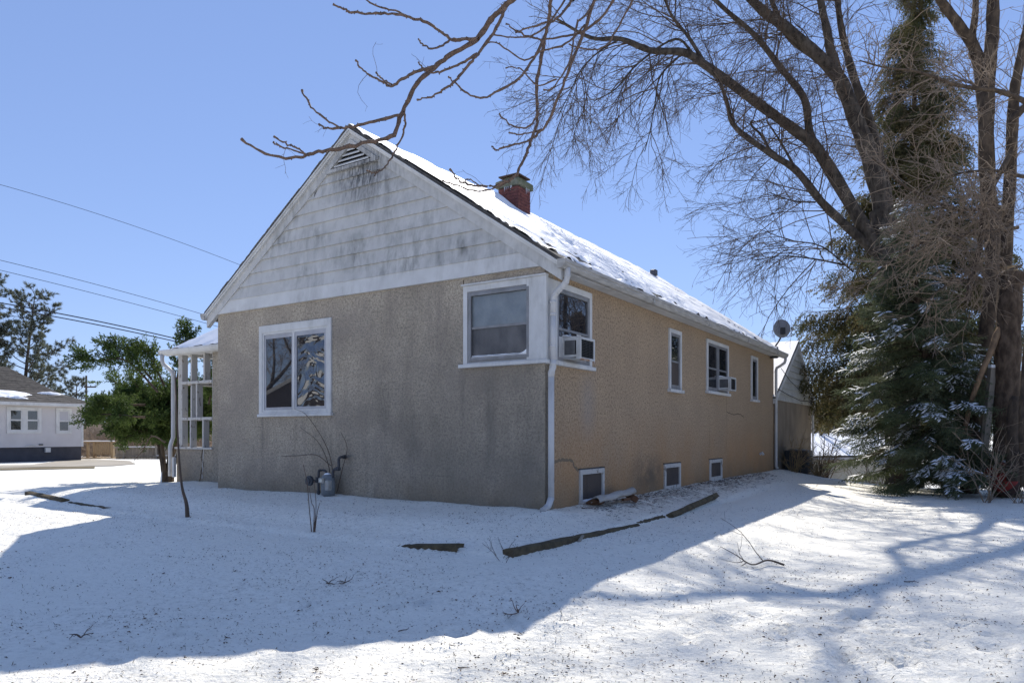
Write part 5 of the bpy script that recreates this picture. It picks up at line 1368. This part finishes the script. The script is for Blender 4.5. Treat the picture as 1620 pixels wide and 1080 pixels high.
rings = [ring(-.17,.09,.07), ring(-.15,.125,.095), ring(.03,.135,.10), ring(.12,.13,.098), ring(.175,.10,.08), ring(.19,.05,.04)]
V = [p for r_ in rings for p in r_]; n = 16
mb.add(V, [(k*n+j,k*n+(j+1)%n,(k+1)*n+(j+1)%n,(k+1)*n+j) for k in range(5) for j in range(n)]+[tuple(range(n))[::-1], tuple(range(80,96))]); mb.build('meter_body', M_GMG, gm, True)
mb = MB(); mb.box((c[0]-.10,c[1]-.125,c[2]+.05),(c[0]+.03,c[1]-.07,c[2]+.135)); mb.build('dial_housing', M_GMP, gm, bevel=.012)
mb = MB(); mb.disc((c[0]-.035,c[1]-.131,c[2]+.092), .03, 'y', .008, 14); mb.build('dial', mat('dial_face',(.62,.60,.52),.4), gm)
mb = MB(); mb.box((c[0]+.055,c[1]-.13,c[2]-.07),(c[0]+.135,c[1]-.03,c[2]+.10)); mb.build('index_cover', M_GMP, gm, bevel=.02)
mb = MB(); mb.hexa([(c[0]-.10,c[1]-.06,c[2]+.15),(c[0]+.06,c[1]-.06,c[2]+.15),(c[0]+.06,c[1]+.06,c[2]+.15),(c[0]-.10,c[1]+.06,c[2]+.15),(c[0]-.05,c[1]-.03,c[2]+.215),(c[0]+.03,c[1]-.03,c[2]+.215),(c[0]+.03,c[1]+.03,c[2]+.215),(c[0]-.05,c[1]+.03,c[2]+.215)]); mb.build('snow', M_CAP, gm, bevel=.025)
pipe('inlet_pipe', [L_(504,800),L_(504,790),L_(504,765),L_(504.5,745),L_(508,743.5),L_(514,744),L_(516,747),L_(516,753)], .019)
pipe('outlet_pipe', [L_(527,755),L_(527,746),L_(529,742),L_(533,741.5),L_(536,738),L_(536,727),L_(538,723),L_(542,722.5,.15),L_(545,723,-.02)], .022)
mb = MB(); a = L_(490,760,.30); mb.disc((a[0],a[1]-.03,a[2]), .085, 'y', .05, 18); mb.disc((a[0],a[1]-.055,a[2]), .05, 'y', .1, 14); mb.tube([a, L_(504,761)], .026, 8); mb.build('regulator', M_PIPE, gm, bevel=.008)
mb = MB(); a = L_(504,757); mb.tube([a-[0,.03,.03],a+[0,-.03,.03]], .028, 8); a = L_(504,778); mb.tube([a-[0,0,.03],a+[0,0,.03]], .03, 8); a = L_(535,741); mb.tube([a-[.03,0,0],a+[.03,0,0]], .034, 8); a = L_(543,722.5,.10); mb.tube([a, a+[.01,.05,0]], .034, 8); mb.build('fitting', M_PIPE, gm)

def air_conditioner(lab, v0, v1, z0, z1, out, acc, rust, group='window air conditioners'):
    q = H(0, (v0+v1)/2); root = empty('window_air_conditioner', (q[0],q[1],z0), HANG, lab, 'air conditioner', group)
    h = z1-z0; w_ = (v1-v0)/2; tilt = .02
    M_ = mat('ac_casing', (.56,.56,.55), .45, (.36,.34,.31), 5, lo=.5, hi=.75)
    mb = MB()   # casing shell: top, bottom, sides with an open rear
    t = .012
    mb.hexa([(0,-w_,h-t),(out,-w_,h-t-tilt),(out,w_,h-t-tilt),(0,w_,h-t),(0,-w_,h),(out,-w_,h-tilt),(out,w_,h-tilt),(0,w_,h)])
    mb.hexa([(0,-w_,0),(out,-w_,-tilt),(out,w_,-tilt),(0,w_,0),(0,-w_,t),(out,-w_,t-tilt),(out,w_,t-tilt),(0,w_,t)])
    for y in (-w_, w_-t):
        mb.hexa([(0,y,t),(.05,y,t),(.05,y+t,t),(0,y+t,t),(0,y,h-t),(.05,y,h-t),(.05,y+t,h-t),(0,y+t,h-t)])
        mb.hexa([(out-.07,y,t-tilt),(out,y,t-tilt),(out,y+t,t-tilt),(out-.07,y+t,t-tilt),(out-.07,y,h-t-tilt),(out,y,h-t-tilt),(out,y+t,h-t-tilt),(out-.07,y+t,h-t-tilt)])
        mb.box((.05,y,t),(out-.07,y+t,.05)); mb.box((.05,y,h-.07),(out-.07,y+t,h-t-tilt*.5))
    mb.hexa([(out-.03,-w_+t,t-tilt),(out,-w_+t,t-tilt),(out,-w_+.035,t-tilt),(out-.03,-w_+.035,t-tilt),(out-.03,-w_+t,h-t-tilt),(out,-w_+t,h-t-tilt),(out,-w_+.035,h-t-tilt),(out-.03,-w_+.035,h-t-tilt)])
    mb.box((out-.03,w_-.035,t-tilt),(out,w_-t,h-t-tilt)); mb.box((out-.03,-w_+.035,t-tilt),(out,w_-.035,.03-tilt)); mb.box((out-.03,-w_+.035,h-.035-tilt),(out,w_-.035,h-t-tilt))
    mb.build('casing', M_, root, bevel=.004)
    mb = MB(); mb.box((.0,-w_+.03,t+.01),(out-.03,w_-.03,h-t-.03)); mb.build('coil', M_DRK, root)
    g = MB()
    for k in range(11):
        z = .035+k*(h-.075)/11-tilt; g.box((out-.018,-w_+.036,z),(out-.010,w_-.036,z+.007))
    for k in range(4): y = -w_+.07+k*(2*w_-.14)/3; g.box((out-.012,y,.03-tilt),(out-.004,y+.008,h-.035-tilt))
    g.build('rear_grille', M_DGR, root)
    s = MB()
    for k in range(9):
        x = .06+k*(out-.14)/9
        s.box((x,-w_-.002,.055),(x+.008,-w_+.012,h-.075)); s.box((x,w_-.012,.055),(x+.008,w_+.002,h-.075))
    s.build('side_louvre', M_ALU, root, kind='stuff')
    if rust: mb = MB(); mb.box((out-.02,-w_+.01,-tilt-.012),(out+.008,w_*.2,-tilt+.012)); mb.box((out-.012,w_-.05,-tilt-.03),(out+.004,w_-.01,-tilt)); mb.build('rust_lip', mat('rust',(.30,.13,.05),.9,(.45,.38,.32),14), root)
    a = MB()
    for sg, e in acc:
        n = max(2, int(e/.035))
        for k in range(n):
            y0 = sg*(w_+.0)+sg*e*k/n; y1 = sg*w_+sg*e*(k+1)/n; o = .012 if k % 2 else .022
            a.box((.004,min(y0,y1),.005),(o,max(y0,y1),h-.01))
    if acc: a.build('accordion_panel', M_WHT, root)
    mb = MB(); mb.box((.0,-w_+.02,h-.002),(.08,w_-.02,h+.02)); mb.build('snow', M_CAP, root, bevel=.01)
    return root
air_conditioner('white window air conditioner with rusty lower lip in the corner window', .46,.92,2.155,2.475,.31,[(-1,.16),(1,.30)],True)
air_conditioner('smaller white window air conditioner in the wide window on the side wall', 7.83,8.27,2.09,2.40,.31,[(-1,.02),(1,.22)],False)

# satellite dish at the far corner of the roof
q = H(.05, 12.95); dz = roofz(.05)
ds = empty('satellite_dish', (q[0],q[1],dz), 0, 'grey round satellite dish on a bent mast at the far end of the roof', 'satellite dish')
M_DSH = mat('dish_grey', (.24,.245,.26), .55, (.19,.195,.21), 6)
dc = P(1237.5,519,20.6)-np.array([q[0],q[1],dz]); ft = P(1225,550,20.5)-np.array([q[0],q[1],dz])
mb = MB(); mb.box((ft[0]-.09,ft[1]-.07,ft[2]-.30),(ft[0]+.09,ft[1]+.07,ft[2]+.02)); mb.build('foot', M_DGR, ds)
mb = MB(); mb.tube(smooth_path([ft, ft+np.array([.04,0,.06]), dc+np.array([-.04,.06,-.30]), dc+np.array([.0,.08,-.12])],4), .024, 8); mb.build('mast', M_DGR, ds, True)
nrm = unit([-.12,-1,.12]); ax = unit(np.cross(nrm,(0,0,1))); ay = np.cross(ax,nrm)
mb = MB(); V = []; n = 28
for k, (rr, dp) in enumerate([(.0,.0),(.12,.008),(.2,.022),(.25,.04),(.262,.045),(.262,.055),(.2,.04),(.1,.02)]):
    for j in range(n): a = 2*math.pi*j/n; V.append(dc+ax*rr*.92*math.cos(a)+ay*rr*1.05*math.sin(a)-nrm*(-dp)*-1+nrm*.0)
mb.add(V, [(k*n+j,k*n+(j+1)%n,(k+1)*n+(j+1)%n,(k+1)*n+j) for k in range(7) for j in range(n)]); mb.build('dish', M_DSH, ds, True)
bk_ = dc+nrm*.07+np.array([0,0,-.10])
mb = MB(); mb.tube([dc+np.array([0,.09,-.17]), bk_], .04, 8); mb.box(tuple(bk_-[.06,.04,.10]), tuple(bk_+[.06,.04,.10])); mb.build('bracket', M_DGR, ds)
mb = MB(); mb.tube(smooth_path([bk_+np.array([.02,0,-.08]), dc+np.array([.14,-.05,-.26]), dc+np.array([.22,-.1,-.16]), dc+np.array([.24,-.12,-.05])],4), .012, 6); mb.tube([dc+np.array([.24,-.15,-.08]), dc+np.array([.24,-.08,.0])], .03, 8); mb.build('feed_arm', M_GMP, ds)

# landscape timbers along the edge of the bed, half buried in the snow
M_TIM = mat('weathered_timber', (.135,.105,.06), .95, (.07,.055,.035), 9, (1,1,1), .8, 40)
def timber(lab, a, b, w_=.11, h_=.10, lift=.02, seed=0, roll=0, snow=None, end=1):
    a = np.array(a); b = np.array(b); g = np.random.default_rng(seed); n = 14
    o = a.copy(); d = unit(b-a); s = unit(np.cross(d,(0,0,1))); u = np.cross(s,d)
    s2 = s*math.cos(roll)+u*math.sin(roll); u2 = u*math.cos(roll)-s*math.sin(roll)
    V = []; m = 10
    for k in range(n+1):
        c = (b-a)*k/n+np.array([0,0,lift-h_/2+.01])
        for j in range(m):
            an = 2*math.pi*j/m; x = np.clip(1.25*math.cos(an),-1,1)*w_/2; z = np.clip(1.25*math.sin(an),-1,1)*h_/2
            q = c+s2*(x+g.normal()*.004)+u2*(z+g.normal()*.004)
            if k in (0,n): q = q+d*g.normal()*.012
            V.append(q)
    F_ = [(k*m+j,k*m+(j+1)%m,(k+1)*m+(j+1)%m,(k+1)*m+j) for k in range(n) for j in range(m)]+[tuple(range(m))[::-1], tuple(range(n*m,n*m+m))]
    root = MB().add(V, F_).build('landscape_timber', M_TIM); root.location = o
    return tag(root, lab, 'timber', 'timbers edging the bed')
def HG(s, v, dz=0): q = H(s,v); q[2] = gp(q[0],q[1])+dz; return q
timber('long dark timber running from the near bed corner back along the tan side wall', HG(.985,-2.42,.03), HG(1.02,.75,-.03), .12, .12, .015, 1)
timber('short thin timber end between the long dark timber and the tilted board', HG(1.0,.8,-.04), HG(1.03,1.75,.0), .07, .08, .015, 2)
timber('wide tilted olive brown timber lying on the snow nearest the middle cellar window', HG(1.06,1.9,.0), HG(.95,4.55,.05), .15, .10, .05, 3, .6)
timber('timber buried under snow in front of the gable wall with only its dark end showing', HG(-4.3,-2.34,-.42), HG(.36,-2.40,.03), .13, .13, .012, 4)
timber('pale sunlit timber at the left edge of the bed beyond the shadow', HG(-10.6,-1.95,.05), HG(-8.6,-2.2,.01), .14, .12, .03, 5)
timber('snow crusted timber reaching from the sunlit patch into the house shadow', HG(-8.4,-2.2,-.02), HG(-7.0,-2.3,-.005), .12, .10, .015, 6)
q = HG(1.07,-1.1,.0); mb = MB(); mb.tube([(0,0,-.03),(.09,.10,.07)], [.022,.018], 6); o = mb.build('wooden_peg', M_OLDW); o.location = q; tag(o, 'grey wooden peg leaning on the long dark timber', 'peg')

# torn piece of gutter, boards and a block under the first cellar window
def onside(px, py, off=.0):
    r = np.array([(px-CX)/F, 1.0]); t = (HC@HS+off)/(r@HS); return np.append(r*t, CAMZ+(HY-py)/F*t)
a = onside(942,800,.28); b = onside(1000,784,.28); d = unit(b-a); s = unit(np.cross(d,(0,0,1)))
mb = MB(); m = 9
for thick in (0,):
    V = []
    for k in range(9):
        c = (b-a)*k/8+np.array([0,0,.06+.012*math.sin(k*1.7)])
        for rr in (.075,.068):
            for j in range(m):
                an = math.pi*(-.05+1.15*j/(m-1)); V.append(c+s*rr*math.cos(an)*(1+.05*math.sin(k))+np.array([0,0,rr*math.sin(an)]))
    w2 = 2*m; Fc = []
    for k in range(8):
        for j in range(m-1):
            Fc += [(k*w2+j,k*w2+j+1,(k+1)*w2+j+1,(k+1)*w2+j), (k*w2+m+j,(k+1)*w2+m+j,(k+1)*w2+m+j+1,k*w2+m+j+1)]
        Fc += [(k*w2,(k+1)*w2,(k+1)*w2+m,k*w2+m), (k*w2+m-1,k*w2+2*m-1,(k+1)*w2+2*m-1,(k+1)*w2+m-1)]
    for k in (0,8): Fc += [(k*w2+j,k*w2+m+j,k*w2+m+j+1,k*w2+j+1) for j in range(m-1)]
    mb.add(V, Fc)
o = mb.build('broken_gutter', M_GUT, None, True); o.location = a; tag(o, 'curved piece of pale old gutter lying on the ground under the cellar window', 'gutter piece')
M_RED = mat('old_brown_board', (.17,.085,.045), .9, (.09,.05,.03), 7, (1,1,.4), .5, 40)
def plank(name, lab, cat, a, b, w_, h_, m=M_RED, roll=0):
    a = np.array(a); b = np.array(b); d = unit(b-a); s = unit(np.cross(d,(0,0,1))); u = np.cross(s,d); s2 = s*math.cos(roll)+u*math.sin(roll); u2 = np.cross(s2,d)
    V = [p+s2*i_*w_/2+u2*j_*h_/2-a for j_ in (-1,1) for p, i_ in ((a,-1),(b,-1),(b,1),(a,1))]
    o = MB().hexa(V).build(name, m, None, bevel=.006); o.location = a; return tag(o, lab, cat)
plank('wood_block', 'brown wood block tilted on the ground right of the old gutter piece', 'wood block', onside(992,784,.25)+[0,0,.03], onside(1008,793,.42)+[0,0,.02], .09, .10, M_RED, .3)
plank('broken_board', 'reddish broken board end under the first cellar window sill', 'board', onside(932,793,.18)+[0,0,.0], onside(952,797,.22)+[0,0,.02], .12, .04, M_RED, .5)
plank('loose_stick', 'short crooked brown stick in front of the wood block', 'stick', onside(985,790,.32)+[0,0,.0], onside(996,793,.36)+[0,0,.04], .05, .04, M_RED)

# red barrel, poles and stumps under the right hand trees
D = 16.2; q = P(1586,766,D); q[2] = gp(q[0],q[1])
rb = empty('red_barrel', tuple(q), 0, 'tipped red metal barrel with a rusty base and snow on top under the spruce', 'barrel')
M_RBR = mat('faded_red_paint', (.33,.028,.022), .55, (.20,.03,.02), 5, bump=.2, bscale=20)
M_RST = mat('dark_rust', (.085,.04,.03), .9, (.05,.03,.025), 6)
ax_ = unit([-.62,-.10,.62]); c0 = np.array([.22,0,.24])
prof = [(0,.10),(0,.27),(.03,.30),(.10,.31),(.20,.31),(.21,.325),(.24,.31),(.40,.31),(.41,.325),(.44,.31),(.60,.31),(.66,.30),(.67,.31),(.69,.30),(.69,.27),(.66,.26)]
def lathe(prof, c, ax, m, name, root, n=22):
    x = unit(np.cross(ax,(0,1,0))); y = np.cross(ax,x); V = [c+ax*t+x*r_*math.cos(a)+y*r_*math.sin(a) for t, r_ in prof for a in np.linspace(0,2*math.pi,n+1)[:-1]]
    k_ = len(prof); mb = MB(); mb.add(V, [(k*n+j,k*n+(j+1)%n,(k+1)*n+(j+1)%n,(k+1)*n+j) for k in range(k_-1) for j in range(n)]+[tuple(range(n))[::-1], tuple(range((k_-1)*n,k_*n))]); return mb.build(name, m, root, True)
lathe([p for p in prof if p[0] <= .21], c0, ax_, M_RST, 'base', rb); lathe([p for p in prof if p[0] >= .21], c0, ax_, M_RBR, 'drum', rb)
up_ = unit(np.array([.45,-.1,.6])); mb = MB()
for k in range(6):
    p = c0+ax_*(.12+k*.1)+up_*.31; s_ = np.cross(ax_,up_)*.10*(1+.3*math.sin(k*2)); e = ax_*.055
    mb.hexa([p-s_-e,p+s_-e,p+s_+e,p-s_+e,p-s_*.5-e+up_*.05,p+s_*.5-e+up_*.05,p+s_*.5+e+up_*.05,p-s_*.5+e+up_*.05])
mb.build('snow', M_CAP, rb, bevel=.02); rb.scale = (.88,.88,.88)
D = 15.2
D = 16.5
stick('split_limb', 'pale tan broken limb leaning beside the reddish trunk', 'limb', [P(1508,775,17.0),P(1530,660,16.8),P(1551,594,D),P(1568,555,D),P(1577,530,D),P(1584,516,D)], [.05,.055,.06,.07,.085,.06], bark('bare_tan_wood',(.31,.21,.13),(.17,.115,.075),7,1.2), 9)
plank('leaning_post', 'short grey post capped with snow leaning at the foot of the reddish trunk', 'post', P(1551,772,16.6), P(1570,582,16.6), .13, .13, M_OLDW)
q = P(1570,581,16.6); mb = MB(); mb.box((-.07,-.07,-.02),(.07,.07,.06)); o = mb.build('post_snow', M_CAP, bevel=.03); o.location = q; tag(o, 'little snow cap on the leaning grey post', 'snow cap')
D = 17.2
D = 17.4
q = P(1535,760,D); dt_ = empty('shaded_tree', tuple(q), 0, 'dark leaning tree trunk in shade between the spruce and the reddish trunk', 'tree')
nb = NB(); nb.tube(smooth_path([P(1533,780,D)-q,P(1545,660,D)-q,P(1556,560,D)-q,P(1568,450,D)-q,P(1575,330,D)-q],5), np.linspace(.21,.14,21), 10); nb.build('trunk', M_BRB, dt_, True)
D = 15.8
stick('stump', 'short broken stump at the right edge with snow on its top', 'stump', [P(1606,760,D),P(1602,690,D),P(1606,640,D),P(1609,628,D)], [.17,.14,.13,.11], M_BRB, 9)
stick('small_trunk', 'narrow trunk cut by the right edge of the photo', 'trunk', [P(1622,770,15),P(1618,680,15),P(1620,600,15),P(1626,520,15)], [.09,.075,.065,.05], M_BRB, 8)
q = P(1437,748,20.5); q[2] = gp(q[0],q[1])
cr_ = empty('wooden_crate', tuple(q), .1, 'dark reddish crate glimpsed under the spruce branches left of its trunk', 'crate')
for z in (.02,.20,.38): mb = MB(); mb.box((-.28,-.25,z),(.28,-.22,z+.15)); mb.build('slat', M_RST, cr_); mb = MB(); mb.box((-.28,.22,z),(.28,.25,z+.15)); mb.build('slat', M_RST, cr_)
for x in (-.28,.25): mb = MB(); mb.box((x,-.22,.02),(x+.03,.22,.53)); mb.build('side_panel', M_RST, cr_)
mb = MB(); mb.box((-.28,-.25,.535),(.28,.25,.60)); mb.build('snow', M_CAP, cr_, bevel=.025)
rng = np.random.default_rng(700)
q = P(1560,735,15.2); q[2] = gp(q[0],q[1]); shrub('tangle of tan stems rising over the red barrel', q, 12, 2.0, .6, M_TWT, 701, 'brush', 'tangled_brush', .010, 5, -.35)
q = P(1612,760,15.0); q[2] = gp(q[0],q[1]); shrub('tangle of stems round the stump at the right edge', q, 11, 2.6, .5, M_TWT, 702, 'brush', 'tangled_brush', .010, 5, -.3)

# ------------------------------------------------------------------ litter: leaves, turf blades, bark crumbs
M_LEAF = mat('dead_leaf', (.14,.075,.04), .9, (.07,.045,.03), 2)
M_BLADE = mat('dead_grass', (.22,.19,.12), .9, (.12,.10,.06), 2)
def clear(x, y):     # outside the buildings
    s, v = toH(x, y); return ~((s < .05) & (s > -10.5) & (v > -.02) & (v < 20))
def scatter_pts(n, g):
    D = 3.6*np.exp(g.random(n)*math.log(24/3.6)); X = (g.random(n)*1.12-.56)*1620/F*D
    k = clear(X, D); return X[k], D[k]
g = np.random.default_rng(801)
X, Y = scatter_pts(24000, g); keep = g.random(len(X)) < .10+1.5*np.maximum(fbm(X*.9,Y*.9,91)-.42,0)*2+.9*(fbm(X*3.1,Y*3.1,92)>.62)
X, Y = X[keep], Y[keep]
nb = NB(); n = len(X); sz = g.uniform(.005,.013,n)*np.where(g.random(n) < .06, 1.8, 1)
V = np.array([[-1,.1,.1],[-.1,-.38,.35],[.8,.12,.2],[.3,.45,.5],[-.1,.05,.0]],float); T = np.array([[0,1,4],[1,2,4],[2,3,4],[3,0,4]])
d = np.stack([np.cos(a:=g.uniform(0,6.28,n)), np.sin(a), g.normal(size=n)*.25],-1)
nb.tile(V, T, frames(d, g.normal(size=n)*.5, sz), np.stack([X,Y,gz(X,Y)+.006],-1)); tag(nb.build('leaf_litter', M_LEAF), 'small dead leaves and seed husks speckling the snow', 'leaf litter', kind='stuff')
X, Y = scatter_pts(70000, g); s_, v_ = toH(X, Y)
dn = fbm(X*.9,Y*.9,95,3); bed = sstep(1.0,.2,s_)*sstep(-2.4,-1.2,v_)
keep = g.random(len(X)) < np.clip((dn-.47)*3.0, .06, 1)*.5+.10*bed*(v_ > -2)
X, Y = X[keep], Y[keep]; n = len(X)
V = np.array([[0,-.06,0],[0,.06,0],[.55,.0,.05],[1,.02,-.15]],float); V[:,1] *= .9; T = np.array([[0,1,2],[1,3,2]])
d = np.stack([g.normal(size=n)*.6, g.normal(size=n)*.6, g.uniform(.15,1.0,n)],-1)
nb = NB(); nb.tile(V, T, frames(d, g.uniform(-3,3,n), g.uniform(.012,.042,n)), np.stack([X,Y,gz(X,Y)-.004],-1)); tag(nb.build('grass_stubble', M_BLADE), 'dead grass blades poking through the thin snow', 'grass', kind='stuff')
# crumbs, needles and sticks on the ground along the tan wall
nb = NB(); n = 3200; v_ = g.uniform(.6,11.5,n); s_ = np.abs(g.normal(size=n))*.32+.08; k = g.random(n) < .35+.65*(fbm(v_*1.2,s_*3,97)>.45); v_, s_ = v_[k], s_[k]; n = len(v_)
W_ = np.array([H(a,b)[:2] for a,b in zip(s_,v_)]); d = np.stack([g.normal(size=n), g.normal(size=n), g.normal(size=n)*.2],-1)
V = np.array([[0,-.05,0],[0,.05,0],[.5,.0,.07],[1,.03,0]],float); T = np.array([[0,1,2],[1,3,2]])
nb.tile(V, T, frames(d, g.uniform(-3,3,n), g.uniform(.015,.11,n)), np.append(W_, (gz(W_[:,0],W_[:,1])+.012)[:,None], 1)); tag(nb.build('bark_litter', M_TWG), 'bark crumbs and twigs strewn on the snow along the tan wall', 'litter', kind='stuff')
# single fallen twigs
rng = np.random.default_rng(820)
for k, (px, py, lab) in enumerate([(490,965,'small bent twig in the shaded snow, lower middle left'),(545,925,'dark clump of needles and twig on the shaded snow left of the middle'),(128,1010,'dark twig cluster on the snow at the lower left'),(725,1060,'upright twig in the sunlit snow at the bottom left of the middle'),(630,1000,'long thin twig at the shadow edge near the bottom'),(820,975,'little reddish leaf sprig at the tip of the house shadow'),(1320,770,'thin twig on the bright snow left of the spruce'),(1430,920,'twig on the dappled snow right of the fallen branch'),(520,925,'dark twig left of the needle clump')]):
    o = G(px, py); root_m = M_TWR if 'reddish' in lab else M_TWG
    nb = NB()
    for _ in range(4 if 'clump' in lab or 'cluster' in lab or 'sprig' in lab else 1):
        q = path((0,0,.012), (rng.normal(),rng.normal()*.6,rnd(.05,.5)), rnd(.06,.15), 5, .3, (0,0,-1)); q[:,2] = np.maximum(q[:,2], .004); rr = np.linspace(.005,.002,6); nb.tube(q, rr, 4)
        spawn(nb, q, rr, 0, [dict(per=14, ln=(.03,.09), ang=(30,70), r=(.0025,.0035), tip=.0015, n=3, sides=3, wig=.2, trop=(0,0,0), t0=.2)])
    ob_ = nb.build('fallen_twig', root_m); ob_.location = o; tag(ob_, lab, 'twig', 'fallen twigs on the snow')

# ------------------------------------------------------------------ what the gable window mirrors: a house down the street to the left
nh = empty('mirrored_house', (-38, 8.6, -.5), R(5), 'dark gabled house seen only as a reflection in the front window', 'house')
M_NH = mat('dark_brown_siding', (.09,.075,.07), .9); 
mb = MB(); mb.prism([(0,-4,0),(0,4,0),(0,4,2.6),(0,0,5.0),(0,-4,2.6)], [(-9,-4,0),(-9,4,0),(-9,4,2.6),(-9,0,5.0),(-9,-4,2.6)]); mb.build('wall', M_NH, nh)
for sg in (-1,1):
    A = [(.35,0,5.22),(.35,sg*4.5,2.48),(.35,sg*4.5,2.32),(.35,0,5.03)]
    mb = MB(); mb.prism(A, [(-9.3,y,z) for _,y,z in A]); mb.build('roof', M_ASH, nh)
    A = [(.40,0,5.26),(.40,sg*4.55,2.50),(.40,sg*4.55,2.26),(.40,0,5.0)]
    mb = MB(); mb.prism(A, [(.36,y,z) for _,y,z in A]); mb.build('rake_board', M_GUT, nh)
small_tree('bare tree mirrored in the front window behind the dark house', (-45,10.2,-.5), 13, .30, 900, M_TWT, 1.3)
small_tree('broad bare tree mirrored in the right pane of the front window', (-44,5.5,-.5), 14, .30, 901, M_TWT, 1.2)
